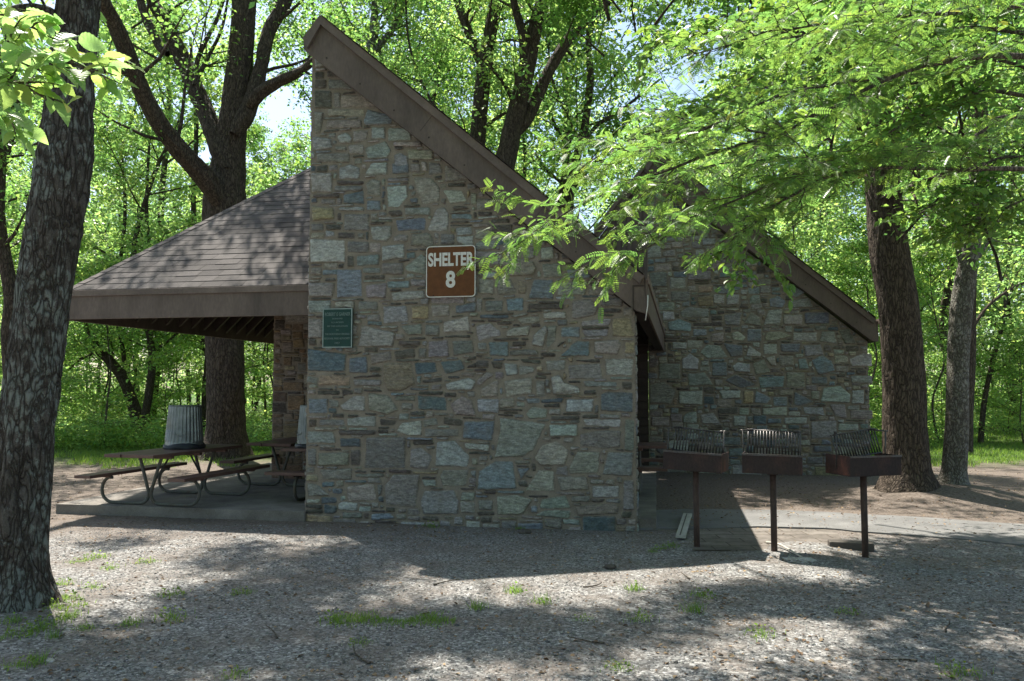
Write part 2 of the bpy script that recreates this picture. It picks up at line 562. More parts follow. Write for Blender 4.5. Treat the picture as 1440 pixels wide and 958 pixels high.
def ground_mat():
    m, nt, out = new_mat('ground_gravel_and_litter')
    v = coords(nt)
    geo = nt.nodes.new('ShaderNodeNewGeometry')
    sp = nt.nodes.new('ShaderNodeSeparateXYZ'); nt.links.new(geo.outputs['Position'], sp.inputs[0])
    wob = noise(nt, v, 0.6, 5, 0.65)
    # crushed stone
    vo = nt.nodes.new('ShaderNodeTexVoronoi'); vo.inputs['Scale'].default_value = 58
    nt.links.new(v, vo.inputs['Vector'])
    sc = nt.nodes.new('ShaderNodeSeparateColor'); nt.links.new(vo.outputs['Color'], sc.inputs[0])
    grav = ramp(nt, sc.outputs[0], [(0.0, (0.068, 0.065, 0.062)), (0.45, (0.152, 0.147, 0.140)), (0.85, (0.255, 0.248, 0.236)), (1.0, (0.40, 0.395, 0.38))])
    fine = noise(nt, v, 130, 4, 0.75)
    grav = mix(nt, 1.0, grav, ramp(nt, fine, [(0.3, 0.6), (0.7, 1.4)]), 'MULTIPLY')
    dirt = ramp(nt, noise(nt, v, 30, 7, 0.75), [(0.3, (0.055, 0.042, 0.034)), (0.5, (0.125, 0.10, 0.082)), (0.68, (0.235, 0.20, 0.168))])
    patch = noise(nt, v, 1.7, 6, 0.7)
    c = mix(nt, ramp(nt, patch, [(0.42, 0.0), (0.60, 0.62)]), grav, dirt)
    # further than ~8.3 m out the lot turns into dirt and leaf litter
    def mathn(op, a, b):
        q = nt.nodes.new('ShaderNodeMath'); q.operation = op
        for s, x in zip(q.inputs, (a, b)):
            if isinstance(x, bpy.types.NodeSocket): nt.links.new(x, s)
            else: s.default_value = x
        return q.outputs[0]
    yy = mathn('ADD', sp.outputs[1], mathn('MULTIPLY', wob, 3.0))
    f1 = nt.nodes.new('ShaderNodeMapRange'); f1.inputs[1].default_value = 9.6; f1.inputs[2].default_value = 11.0
    nt.links.new(yy, f1.inputs[0])
    c = mix(nt, f1.outputs[0], c, dirt)
    f2 = nt.nodes.new('ShaderNodeMapRange'); f2.inputs[1].default_value = 17.2; f2.inputs[2].default_value = 19.5
    nt.links.new(yy, f2.inputs[0])
    green = ramp(nt, noise(nt, v, 9, 6, 0.7), [(0.3, (0.03, 0.05, 0.014)), (0.7, (0.08, 0.12, 0.03))])
    c = mix(nt, f2.outputs[0], c, green)
    nb = bump(nt, vo.outputs['Distance'], -0.7, 0.012)
    nb = bump(nt, fine, 0.6, 0.008, nb)
    principled(nt, out, c, 0.93, 0, 0.18, nb)
    return m
M['ground'] = ground_mat()
def pebble_mat():
    m, nt, out = new_mat('crushed_stone')
    c = mix(nt, 1.0, attr(nt), ramp(nt, noise(nt, coords(nt), 90, 3), [(0.3, 0.7), (0.7, 1.25)]), 'MULTIPLY')
    principled(nt, out, c, 0.85, 0, 0.25)
    return m
M['pebble'] = pebble_mat()

# ================================================================ GROUND, PATH, SLAB
def gz(x, y):
    """height of the ground"""
    x = np.asarray(x, float); y = np.asarray(y, float)
    P = np.stack([x * 0.7, y * 0.7, x * 0], -1)
    far = np.clip((y - 15) / 8, 0, 1)
    h = 0.012 * fbm(P * 2.2, 3, 3) - 0.003 * (y > 7.5)  + far * (0.10 * fbm(P * 0.5, 3, 8))
    for cx, cy_, rr, hh in ((5.95, 11.55, 1.0, 0.13), (6.75, 11.75, 0.8, 0.10), (-3.45, 5.55, 0.8, 0.09), (2.95, 7.75, 0.35, 0.05), (2.35, 7.45, 0.25, 0.03), (-6.2, 17.0, 1.3, 0.1)):
        h = h + hh * np.exp(-((x - cx) ** 2 + (y - cy_) ** 2) / (rr * rr))
    return h

def axis(vals):
    out = []
    for a, b, st in vals: out += list(np.arange(a, b, st))
    return np.array(out)
gx = axis([(-160, -30, 10), (-30, -9, 1.5), (-9, 9, 0.10), (9, 30, 1.5), (30, 161, 10)])
gy = axis([(-40, -2, 4), (-2, 2.4, 0.8), (2.4, 13, 0.09), (13, 24, 0.4), (24, 60, 2), (60, 241, 12)])
X, Y = np.meshgrid(gx, gy)
Z = gz(X, Y)
V = np.stack([X, Y, Z], -1).reshape(-1, 3)
idx = np.arange(len(V)).reshape(X.shape)
F = np.stack([idx[:-1, :-1], idx[:-1, 1:], idx[1:, 1:], idx[1:, :-1]], -1).reshape(-1, 4)
tag(link('ground', np_mesh('ground', V, F, M['ground'], smooth=True)), kind='structure')

def sheet(name, mat, top, z, th=0.1, kind='structure', n=24, wav=0.03, seed=0):
    """flat paving from a plan polygon with a slightly broken edge"""
    P = []
    m = len(top)
    for i in range(m):
        a, b = np.array(top[i]), np.array(top[(i + 1) % m])
        k = max(2, int(np.linalg.norm(b - a) / 0.15))
        for t in range(k): P.append(a + (b - a) * t / k)
    P = np.array(P)
    nz = fbm(np.stack([P[:, 0] * 1.8, P[:, 1] * 1.8, P[:, 0] * 0 + seed], 1), 3, 31)
    nz2 = fbm(np.stack([P[:, 0] * 1.8, P[:, 1] * 1.8, P[:, 0] * 0 + seed + 9], 1), 3, 33)
    P = P + np.stack([nz, nz2], 1) * wav
    b = MB()
    k = len(P)
    vs = [(p[0], p[1], z) for p in P] + [(p[0], p[1], z - th) for p in P]
    b.add(vs, [tuple(range(k)), tuple(reversed(range(k, 2 * k)))] + [((i + 1) % k, i, k + i, k + (i + 1) % k) for i in range(k)])
    return tag(b.build(name, mat), kind=kind)

def gp(px, py, z=0.03): return tuple(G(px, py, z)[:2])
path_pts = [gp(901, 742), gp(980, 741), gp(1065, 739), gp(1180, 742), gp(1300, 751), gp(1440, 764), gp(1600, 785), gp(1620, 748),
            gp(1440, 736), gp(1300, 726), gp(1200, 720), gp(1100, 716), gp(1000, 714), gp(905, 716)]
# ================================================================ THE SHELTER
ORG = (-2.493, 9.563)
ROT = R(-10.4)
shelter = empty('picnic_shelter', (ORG[0], ORG[1], 0), ROT)
tag(shelter, 'stone walled park picnic shelter with steep brown trimmed shingle roofs', 'shelter')
def L2W(u, v, z=0.0):
    return np.array((ORG[0] + u * math.cos(ROT) - v * math.sin(ROT), ORG[1] + u * math.sin(ROT) + v * math.cos(ROT), z))
def plan(*pts): return [tuple(L2W(*p)[:2]) for p in pts]

sheet('asphalt_path', M['asphalt'], path_pts, 0.016, 0.12, wav=0.09)
sheet('paver_pad', M['pavers'], [gp(975, 768, .045), gp(985, 737, .045), gp(1176, 741, .045), gp(1192, 771, .045)], 0.010, 0.12, wav=0.03, seed=3)
sheet('concrete_slab', M['concrete'], plan((-3.36, -0.06), (-3.36, 6.0), (0.4, 6.28), (4.16, 6.28), (4.16, 0.15), (3.93, 0.15), (3.93, 0.44), (0.02, 0.44), (0.02, -0.06)), 0.115, 0.25, wav=0.012, seed=5)

STCOL = {'B': (0.155, 0.183, 0.195), 'L': (0.26, 0.27, 0.248), 'W': (0.34, 0.35, 0.32), 'G': (0.185, 0.182, 0.165), 'T': (0.235, 0.222, 0.19),
         'O': (0.24, 0.20, 0.13), 'D': (0.085, 0.077, 0.066), 'N': (0.095, 0.12, 0.13), 'P': (0.215, 0.203, 0.185), 'R': (0.18, 0.132, 0.08), 'S': (0.14, 0.108, 0.072)}
ST_A = """L3,578,11,576,23,564,22,560,4,557 D4,552,16,551,16,543,4,544 D20,552,39,550,39,543,20,544 D4,543,19,541,19,530,4,531 G22,541,55,538,55,526,22,529 G57,536,59,535,72,524,57,525 D4,528,26,526,27,504,4,506 G30,524,38,523,38,504,30,505 T39,520,82,517,83,502,39,505 D83,506,92,506,99,500,86,501 G5,501,16,500,13,475,5,474 T22,503,69,500,69,492,22,495 T20,490,66,487,66,477,20,480 B73,500,106,490,104,480,71,480,69,485 D107,487,115,487,115,481,107,481 L79,477,96,476,96,462,79,463 L100,475,129,473,129,458,100,460 G130,469,136,469,137,461,131,462 G23,473,32,473,32,467,23,468 L34,469,46,473,54,466,52,459,38,460 T55,474,75,474,72,461,56,459 L2,470,26,466,28,453,3,453 G32,456,47,455,47,450,32,451 T49,457,69,456,69,445,50,446 L71,452,97,459,104,447,100,439,74,438 T107,457,143,455,143,450,107,452 D145,458,155,453,155,451,145,451 T125,447,157,445,157,433,126,435 L108,441,116,444,126,437,126,426,109,427 G158,444,173,443,173,436,158,437 G8,448,51,446,51,435,8,438 L38,428,52,433,64,427,64,414,38,415 L71,419,80,433,100,432,99,417 B106,431,127,430,127,418,106,418 G129,429,141,428,141,419,129,419 G152,430,166,427,169,416,152,414 T172,425,198,416,202,408,173,405 L1,424,28,423,29,399,2,401 D35,413,70,411,70,407,35,408 G32,407,68,405,68,399,32,400 T73,408,81,413,91,410,91,392,75,393 G100,413,127,412,127,408,100,409 L99,403,124,403,126,389,114,377,101,378 T133,412,155,410,165,399,165,382,145,379,136,398 D175,403,197,402,197,398,175,399 L170,395,192,394,199,381,179,378 G200,402,211,401,211,395,200,395 T204,390,211,389,211,376,204,376 D4,397,38,396,38,392,4,394 G15,391,33,390,33,384,15,385 B44,395,69,399,71,383,44,385 B74,387,91,386,92,374,74,375 L38,380,70,379,70,374,38,376 O2,383,31,379,32,366,4,365 D36,373,41,373,41,364,36,364 G45,371,77,370,77,350,45,351 D101,372,117,374,119,367,105,366 G122,376,154,375,154,366,122,367 D181,374,189,376,202,372,184,370 L151,349,162,373,172,374,177,366,176,346,154,346 B111,361,148,363,148,348,114,348 B180,366,205,365,205,359,180,360 D207,367,211,367,211,360,207,360 G2,361,18,360,18,351,3,352 D22,359,41,358,41,352,22,353 G80,363,107,362,107,359,80,360 L80,354,105,354,106,342,99,335,81,338 G108,341,117,344,126,342,126,335,108,336 T131,343,153,344,159,332,156,327,130,330 G167,342,184,341,184,330,167,330 L1,342,46,339,47,312,2,313 D37,349,59,348,59,341,37,342 G63,347,71,347,71,340,63,340 G50,337,77,336,77,323,50,324 T78,335,92,334,92,323,78,323 L94,330,122,332,122,315,94,312 D50,320,58,319,58,306,50,306 B62,319,91,320,90,308,62,307 G94,309,121,309,121,295,94,296 L123,304,143,319,150,314,150,294,125,299 G3,306,16,306,16,297,3,298 B18,303,40,303,40,297,18,297 G70,304,92,304,92,297,70,298 D72,295,98,295,98,290,72,291 T211,383,232,382,229,369,211,369 G234,378,245,376,254,366,236,363 T245,310,258,311,279,306,282,297,277,290,247,290 T263,320,280,324,280,310,268,308 L288,322,303,323,303,309,288,309 D312,314,322,314,322,308,312,308 D313,304,331,304,331,300,313,301 T289,303,311,303,313,287,291,287 B318,296,337,296,346,289,345,285,319,285 T214,288,232,286,231,269,214,271 T235,285,252,286,259,270,237,268 O261,284,270,283,270,269,261,269 B279,285,302,284,302,262,273,263 T307,281,342,281,338,266,307,266 D344,280,360,279,360,276,344,276 T343,273,373,273,373,266,343,266 L211,264,218,264,218,249,211,249 G222,261,243,261,242,249,222,249 B247,263,267,264,267,249,248,249 D272,257,314,256,314,250,272,250 O316,256,320,256,320,252,316,252 T324,259,345,261,354,253,350,243,328,238,323,240 G357,262,381,261,381,252,357,253 D356,250,380,249,380,245,356,245 T383,250,393,250,393,241,382,241 B37,303,68,302,69,270,37,269 G0,288,34,287,31,270,1,271 G74,283,100,285,99,267,75,268 B101,287,129,287,129,279,102,279 G130,289,150,288,150,280,131,281 L106,274,146,275,149,266,109,263 L0,266,29,266,29,251,1,251 T35,264,59,264,60,256,35,256 G65,264,89,263,89,253,65,254 G95,262,102,262,102,259,95,259 L96,257,125,257,128,239,97,236 O132,257,153,257,153,241,132,242 T156,258,178,257,178,244,157,244 B186,256,211,260,211,249,186,247 T0,244,19,243,20,220,1,220 G62,248,75,247,75,243,62,243 G76,247,92,247,92,240,76,240 L70,235,111,225,109,209,65,209 T118,233,144,235,145,223,127,222 G149,234,166,233,166,221,149,222 G149,239,170,239,170,236,149,236 L171,237,201,243,204,226,171,225 D116,215,143,215,143,210,116,210 D173,221,204,221,204,218,173,219 D1,219,11,219,11,211,1,211 D16,217,20,217,20,212,16,212 N0,207,50,200,48,179,1,180 D52,201,71,203,65,200,53,199 B54,195,76,197,77,177,54,178 G81,200,106,203,107,192,82,187 D110,203,135,206,137,196,113,194 G141,206,150,206,150,195,141,195 G153,214,176,216,178,197,153,195 G182,214,206,215,208,201,184,197 D80,185,94,184,94,179,80,179 O98,188,131,189,137,164,119,156,103,156,97,171 N136,189,161,190,164,178,138,175 N167,190,193,192,197,181,174,175 D199,193,211,197,211,193,202,192 D200,185,211,189,211,183,200,183 O15,175,55,173,54,163,15,163 D59,173,94,175,94,173,60,171 G59,169,94,169,94,162,61,162 D145,168,170,172,170,167,147,165 L174,164,202,171,211,167,206,157,176,157 L211,232,227,235,239,226,241,221,213,214 N215,245,250,244,250,240,215,241 G251,243,272,246,272,244,256,241 T259,240,286,242,286,235,266,233 L290,246,316,247,317,239,291,239 D236,236,253,236,253,233,236,233 T247,225,254,229,275,231,273,220,247,219 B226,213,249,213,249,196,227,197 D254,213,270,213,270,208,254,208 G213,212,223,212,223,204,213,204 D211,198,218,198,218,195,211,196 P277,209,279,221,293,232,295,227,290,206 P296,231,306,231,304,213,295,205,294,210 B311,229,332,229,332,217,311,218 L335,226,365,226,364,218,339,218 T334,236,368,238,366,230,335,230 O321,236,330,236,330,233,321,233 O370,238,390,239,394,217,369,218 D306,206,309,211,317,213,309,207 B310,196,328,213,343,212,343,196 T349,212,376,214,379,208,375,197,350,199 O384,211,394,211,394,199,383,199 G251,202,270,204,284,202,284,197,251,197 D287,200,304,199,304,195,287,196 D263,193,287,191,287,187,266,189 D327,191,355,192,355,188,336,189 T293,190,316,191,314,180,295,179 L244,188,260,187,260,175,247,173 L262,186,280,183,279,177,262,174 D211,191,226,191,226,183,211,183 D228,190,242,189,242,182,232,182 P319,185,355,187,358,170,320,170 L361,192,393,192,391,173,362,174 G367,172,391,171,391,169,367,169 L336,167,374,166,374,161,338,161 D380,166,391,166,391,158,380,158 D281,174,294,174,294,170,281,170 D337,157,351,157,351,152,337,152 L299,171,309,174,314,165,331,160,332,154,302,152 G282,167,292,167,292,149,282,149 T244,167,277,171,277,153,247,149 T211,167,224,178,232,175,214,161 T217,158,237,169,237,149,216,149 B356,152,363,155,392,154,392,132,356,134 D13,156,42,156,42,151,13,151 B2,146,27,146,27,129,3,128 L43,138,61,150,74,149,74,132,48,132 T78,153,104,150,116,133,103,128,80,133 G112,150,136,150,137,144,112,144 G120,141,134,141,134,134,120,134 N140,150,174,148,176,133,141,134 T180,140,194,150,206,144,211,127,186,128 D33,128,48,129,48,124,33,124 D3,121,13,121,13,113,3,112 G17,121,48,121,49,114,17,114 L52,123,88,126,88,113,52,114 D93,122,114,121,112,115,94,115 L114,108,121,118,145,121,145,104,129,103 G147,121,163,124,165,116,147,113 D172,125,195,122,194,115,172,117 B197,120,233,121,230,98,195,101 D41,108,89,109,88,104,43,103 D91,110,104,110,104,106,91,106 L1,107,34,107,38,93,2,93 N43,99,69,99,70,89,44,89 G149,111,190,111,190,103,149,102 D134,98,160,98,160,93,134,92 G77,100,125,101,125,65,75,64 L197,95,227,94,226,86,199,89 D17,86,45,87,45,84,17,84 T16,81,55,82,55,67,16,66 D57,85,69,85,69,67,58,67 G2,86,13,86,13,66,3,66 L132,87,145,89,158,79,153,64,131,66 L162,68,164,96,185,98,203,80,201,68 T206,78,213,78,213,70,206,70 T18,61,59,63,58,50,23,50 G64,57,99,58,99,54,64,53 T2,45,15,43,31,31,4,29 B35,39,47,39,47,33,35,33 T53,42,87,46,90,27,55,24 G100,43,111,57,143,57,138,20,102,21 L146,52,163,52,163,44,149,44 T168,55,172,63,202,64,199,46,171,45 L144,27,149,39,185,40,190,28,189,13,148,12 G48,11,72,11,72,5,48,4 B84,10,106,12,113,6,84,3 L300,156,333,156,331,153,305,152 N287,146,314,148,312,143,287,142 L317,146,348,147,346,132,316,132 D244,132,261,132,261,130,244,130 G269,129,278,138,295,135,294,125,274,124 D299,127,332,127,332,124,299,123 T239,125,293,118,288,108,278,88,267,81,233,79,240,111 L297,117,329,118,329,105,298,104 L336,124,378,124,377,115,339,117 T332,107,356,111,378,111,377,93,358,91,332,94 G383,124,393,124,392,89,382,89 T280,79,288,93,305,99,319,88,315,72,286,71 T319,68,329,87,354,87,352,64,320,62 G357,62,364,87,392,87,390,61 B215,63,234,75,254,75,259,44,213,42 G257,76,274,76,274,73,257,72 B260,67,274,68,264,54 T269,42,285,66,302,64,302,42 G306,58,339,59,342,45,310,43 L345,49,376,50,375,37,346,36 G214,30,231,30,231,19,214,19 T236,35,259,37,277,32,266,15,236,14 L285,23,288,32,315,38,321,24,298,22 G281,14,291,20,321,21,319,12 T327,25,345,28,374,29,374,19,329,16 G322,37,343,38,343,31,322,31 G381,56,392,56,392,24,380,23"""
ST_B = """L446,370,475,369,475,348,446,348 G480,383,523,382,523,364,480,365 G408,381,440,381,440,353,408,353 G448,343,483,342,483,324,448,325 O496,332,525,334,526,315,498,315 L527,336,547,335,547,318,527,319 L551,335,574,335,573,316,551,316 B656,341,672,349,692,336,676,326 L662,320,699,326,705,309,663,308 B628,325,644,331,658,320,651,308,629,311 L464,303,479,313,518,308,518,293,468,293 G425,323,454,322,454,307,425,308 B441,284,464,290,485,281,484,266,443,269 B489,271,513,270,513,258,488,258 D489,283,542,282,542,276,489,277 G546,297,579,301,573,276,548,278 T581,280,595,301,611,290,611,275 L617,277,627,304,651,306,647,279 T653,295,687,295,686,276,653,277 B691,299,734,298,733,278,690,278 D522,296,542,295,542,287,522,287 T521,260,544,264,544,245,521,247 L558,261,570,265,584,255,580,246,562,249 B587,269,613,269,612,246,587,246 T618,248,623,263,647,264,666,256,638,247 L670,262,711,261,711,245,670,247 T715,245,721,263,741,263,746,240 G750,265,768,267,779,240,760,240 D761,236,784,236,784,226,761,226 L449,246,476,245,476,233,449,233 L500,226,513,241,537,238,551,217,513,215 B544,243,578,238,578,219,557,217 L584,219,590,238,612,223,610,217 W616,241,640,241,640,222,616,222 B646,241,682,241,679,225,648,227 L687,237,717,239,722,220,691,217 T620,215,636,219,638,200,629,200 T644,219,669,218,669,200,645,200 B677,212,691,214,696,194,679,194 B701,210,720,220,736,208,741,191,712,183 L467,214,482,224,498,213,496,194,467,195 G423,205,463,205,463,176,423,176 L559,200,569,207,591,204,591,188,563,190 T596,204,616,213,627,188,601,184 B523,207,549,207,549,182,522,182 L477,186,508,188,524,165,479,163 B545,173,565,184,601,165,573,159 B605,179,653,181,650,161,609,159 T656,188,688,187,688,161,656,161 B700,179,727,179,727,167,700,167 L768,181,804,181,804,167,769,169 L767,212,790,222,805,220,805,199,770,199 G406,165,433,171,454,154,445,129,406,131 L460,152,504,154,503,127,460,129 L534,154,573,154,572,140,540,138 O579,154,596,154,595,130,578,130 B598,132,601,154,628,140,620,130 B632,142,656,142,656,126,632,126 T642,156,667,156,667,145,642,145 B670,152,703,134,679,126,668,128 T699,153,713,153,713,138,699,138 L715,134,721,159,750,163,767,146,765,132 L770,155,790,155,789,130,769,130 D532,121,568,123,568,111,531,111 L612,121,656,124,655,107,612,109 L683,124,718,124,722,108,687,112 G730,129,757,129,760,104,741,106 L499,108,523,113,535,92,503,92 G408,104,441,104,441,87,408,87 L560,107,582,107,581,88,559,88 L651,104,691,105,690,93,651,93 L698,97,741,100,742,69,697,67 G766,118,804,118,804,103,766,103 L745,94,779,94,779,82,744,81 B543,67,571,67,571,53,543,53 B701,53,732,53,732,43,701,42 B551,46,579,47,578,32,550,32 G689,32,716,33,716,20,689,20"""
def parse(s):
    r = []
    for t in s.split():
        v = np.array([float(x) for x in t[1:].split(',')]).reshape(-1, 2) / 100
        r.append((t[0], v))
    return r

def inside(poly, x, y):
    c = np.zeros(x.shape, bool)
    n = len(poly)
    for i in range(n):
        x0, y0 = poly[i]; x1, y1 = poly[(i + 1) % n]
        if y0 == y1: continue
        k = ((y0 > y) != (y1 > y)) & (x < (x1 - x0) * (y - y0) / (y1 - y0) + x0)
        c ^= k
    return c

def fill_stones(outline, traced, rg, warm=0.0, joint=0.018, regular=False):
    """random rubble in whatever the traced stones leave free"""
    C = 0.02
    xs = [p[0] for p in outline]; zs = [p[1] for p in outline]
    x0, z0 = min(xs), min(zs)
    nx, nz = int((max(xs) - x0) / C), int((max(zs) - z0) / C)
    XX, ZZ = np.meshgrid(x0 + (np.arange(nx) + .5) * C, z0 + (np.arange(nz) + .5) * C)
    free = inside(outline, XX, ZZ)
    for _, p in traced:
        c = p.mean(0)
        d = p - c
        q = c + d * (1 + 0.020 / (np.linalg.norm(d, axis=1)[:, None] + 1e-6))
        free &= ~inside(q, XX, ZZ)
    res = list(traced)
    kinds = ['G', 'G', 'T', 'T', 'L', 'B', 'D', 'P', 'O', 'N', 'L']
    if warm: kinds = ['R', 'O', 'S', 'R', 'S', 'R', 'T', 'D']  # brown pier stones, with the warm light on them put into the colour
    def put(i, j, w, h, kind):
        a = x0 + i * C; b = z0 + j * C
        ww, hh = w * C, h * C
        q = np.array([(a, b), (a + ww, b), (a + ww, b + hh), (a, b + hh)], float)
        q += np.array([(joint / 2, joint / 2), (-joint / 2, joint / 2), (-joint / 2, -joint / 2), (joint / 2, -joint / 2)])
        q += rg.uniform(-1, 1, (4, 2)) * min(0.012, hh * 0.12)
        if hh > 0.11 and rg.random() < 0.45 and not regular:      # a chopped corner
            k = rg.integers(4); nxt = q[(k + 1) % 4]; prv = q[(k - 1) % 4]; t = rg.uniform(.2, .45)
            q = np.array(list(q[:k]) + [q[k] + (prv - q[k]) * t, q[k] + (nxt - q[k]) * t] + list(q[k + 1:]))
        res.append((kind, q))
        free[j:j + h, i:i + w] = False
    j = 0
    while j < nz:
        i = 0
        while i < nx:
            if free[j, i]:
                for _ in range(5):
                    h = int(rg.choice([4, 5, 6, 7, 8, 9, 11, 13])); w = int(h * rg.uniform(0.9, 2.1)) + 2
                    if rg.random() < 0.22: h, w = int(rg.integers(2, 4)), int(rg.integers(8, 18))
                    if i + w <= nx and j + h <= nz and free[j:j + h, i:i + w].all():
                        put(i, j, w, h, 'D' if h < 4 and rg.random() < .5 and not warm else kinds[rg.integers(len(kinds))]); break
            i += 1
        j += 1
    for (w, h) in ((12, 5), (9, 7), (10, 4), (7, 5), (9, 3), (6, 4), (5, 5), (4, 7), (6, 3), (4, 4), (8, 2), (3, 5), (5, 2), (3, 3)):
        S = np.pad(np.cumsum(np.cumsum(free.astype(int), 0), 1), ((1, 0), (1, 0)))
        if free.shape[0] < h or free.shape[1] < w: continue
        ok = (S[h:, w:] - S[:-h, w:] - S[h:, :-w] + S[:-h, :-w]) == w * h
        jj, ii = np.nonzero(ok)
        for k in rg.permutation(len(jj)):
            if free[jj[k]:jj[k] + h, ii[k]:ii[k] + w].all():
                kd = ['D', 'G', 'T', 'P', 'G', 'T', 'T'] if h < 4 else kinds
                if warm: kd = kinds
                put(ii[k], jj[k], w, h, kd[rg.integers(len(kd))])
    return res

def stone_arrays(stones, rg, step=0.022, relief=1.0, dim=1.0):
    """every stone a raised, chipped, split-faced lump; arrays of (a, z, h)"""
    VS, FS, CS, o = [], [], [], 0
    for kd, poly in stones:
        c = poly.mean(0)
        n = len(poly)
        per = []
        for i in range(n):
            a, b = poly[i], poly[(i + 1) % n]
            L = np.linalg.norm(b - a)
            k = max(2, int(L / step))
            r = min(0.28, 0.011 / max(L, .02))
            for t in np.linspace(r, 1 - r, k): per.append(a + (b - a) * t)
        per = np.array(per)
        sd = rg.integers(1000)
        q3 = np.concatenate([per * 26, np.full((len(per), 1), sd * 1.7)], 1)
        per = per + np.stack([vnoise(q3, 1), vnoise(q3, 2)], 1) * 0.0055
        d = per - c
        rad = np.linalg.norm(d, axis=1)
        size = rad.min()
        tilt = rg.uniform(-1, 1, 2) * np.array([0.05, 0.09])
        top = rg.uniform(0.008, 0.024) * relief
        sc_ = [(-0.004, -0.012), (-0.003, 0.0015), (0.004, 0.45), (0.011, 0.85), (0.02, 1.0)]
        rings = []
        for off, hh in sc_:
            f = 1 - np.minimum(off, size * 0.45) / rad
            p = c + d * f[:, None]
            rings.append((p, np.full(len(p), hh), hh > 0.1))
        nr = max(1, int((size - 0.02) / 0.026))
        for q in range(1, nr + 1):
            f = (1 - np.minimum(0.02, size * .45) / rad) * (1 - q / (nr + 1))
            rings.append((c + d * f[:, None], np.full(len(d), 1.0), True))
        m = len(per)
        allp = np.concatenate([r[0] for r in rings] + [c[None]])
        flag = np.concatenate([np.full(m, r[2]) for r in rings] + [[True]])
        hb = np.concatenate([r[1] for r in rings] + [[1.0]])
        P3 = np.concatenate([allp * np.array([9, 15]), np.full((len(allp), 1), sd * 3.1)], 1)
        big = fbm(P3, 3, 4)
        led = np.round(fbm(P3 * 0.8, 2, 14) * 3) / 3
        h = np.where(flag, top * hb + relief * (0.008 * big + 0.010 * led) + (allp - c) @ tilt, hb)
        h = np.where(flag, np.maximum(h, 0.0015), h)
        VS.append(np.concatenate([allp, h[:, None]], 1))
        k = len(rings)
        ii = np.arange(m); jn = (ii + 1) % m
        for r in range(k - 1):
            FS.append((np.stack([o + r * m + ii, o + r * m + jn, o + (r + 1) * m + jn, o + (r + 1) * m + ii], 1), 4))
        FS.append((np.stack([o + (k - 1) * m + ii, o + (k - 1) * m + jn, np.full(m, o + k * m)], 1), 3))
        cc = np.array(STCOL[kd]) * rg.uniform(0.80, 1.25) * 1.25 * dim * (1 + rg.uniform(-.07, .07, 3))
        cv = np.repeat(cc[None], len(allp), 0)
        mort = np.array((0.245, 0.21, 0.168))
        for r_i, w_ in ((0, 1.0), (1, .9), (2, .45), (3, .12)):      # pointing mortar smeared over the stone's rim
            ww = np.clip(w_ + rg.uniform(-.3, .3, m) * (r_i > 1), 0, 1)[:, None]
            cv[r_i * m:(r_i + 1) * m] = cv[r_i * m:(r_i + 1) * m] * (1 - ww) + mort * ww
        CS.append(cv)
        o += len(allp)
    return np.concatenate(VS), np.concatenate([f for f, k in FS if k == 4]), np.concatenate([f for f, k in FS if k == 3]), np.concatenate(CS)

def stone_wall(name, outline, v0, v1, traced, seed, warm=0, ends='', label=None):
    rg = np.random.default_rng(seed)
    b = MB(); b.prism(outline, v0, v1)
    base_v = np.array(b.v); VV = [base_v]; CC = [np.ones((len(base_v), 3))]
    o = len(base_v)
    F4, F3, NG = [], [], [f for f in b.f]
    ins = []
    cx = np.mean([p[0] for p in outline]); cz = np.mean([p[1] for p in outline])
    faces = [('front', outline, traced)]
    xs = [p[0] for p in outline]
    def edge_h(x):
        zz = [p[1] for p in outline if abs(p[0] - x) < 1e-6]
        return min(zz), max(zz)
    if 'r' in ends:
        z0, z1 = edge_h(max(xs)); faces.append(('r', [(0, z0), (v1 - v0, z0), (v1 - v0, z1), (0, z1)], []))
    if 'l' in ends:
        z0, z1 = edge_h(min(xs)); faces.append(('l', [(0, z0), (v1 - v0, z0), (v1 - v0, z1), (0, z1)], []))
    for kind, outl, tr in faces:
        st = fill_stones(outl, tr, rg, warm, regular=bool(warm))
        V3, f4, f3, C3 = stone_arrays(st, rg)
        a, z, h = V3[:, 0], V3[:, 1], V3[:, 2]
        if kind == 'front': VW = np.stack([a, v0 - h, z], 1)
        elif kind == 'r': VW = np.stack([max(xs) + h, v0 + a, z], 1)
        else: VW = np.stack([min(xs) - h, v1 - a, z], 1)
        VV.append(VW); CC.append(C3); F4.append(f4 + o); F3.append(f3 + o); o += len(VW)
    quads = [f for f in NG if len(f) == 4]; other = [f for f in NG if len(f) != 4]
    FL = [np.array(quads)] if quads else []
    nm = len(quads)
    for f in other: FL.append(np.array([f])); nm += 1
    ns = sum(len(f) for f in F4) + sum(len(f) for f in F3)
    FL += F4 + F3
    me = np_mesh(name, np.concatenate(VV), FL, [M['mortar'], M['stone']], np.concatenate(CC), MI=[0] * nm + [1] * ns, smooth=[False] * nm + [True] * ns)
    return link(name, me, shelter)

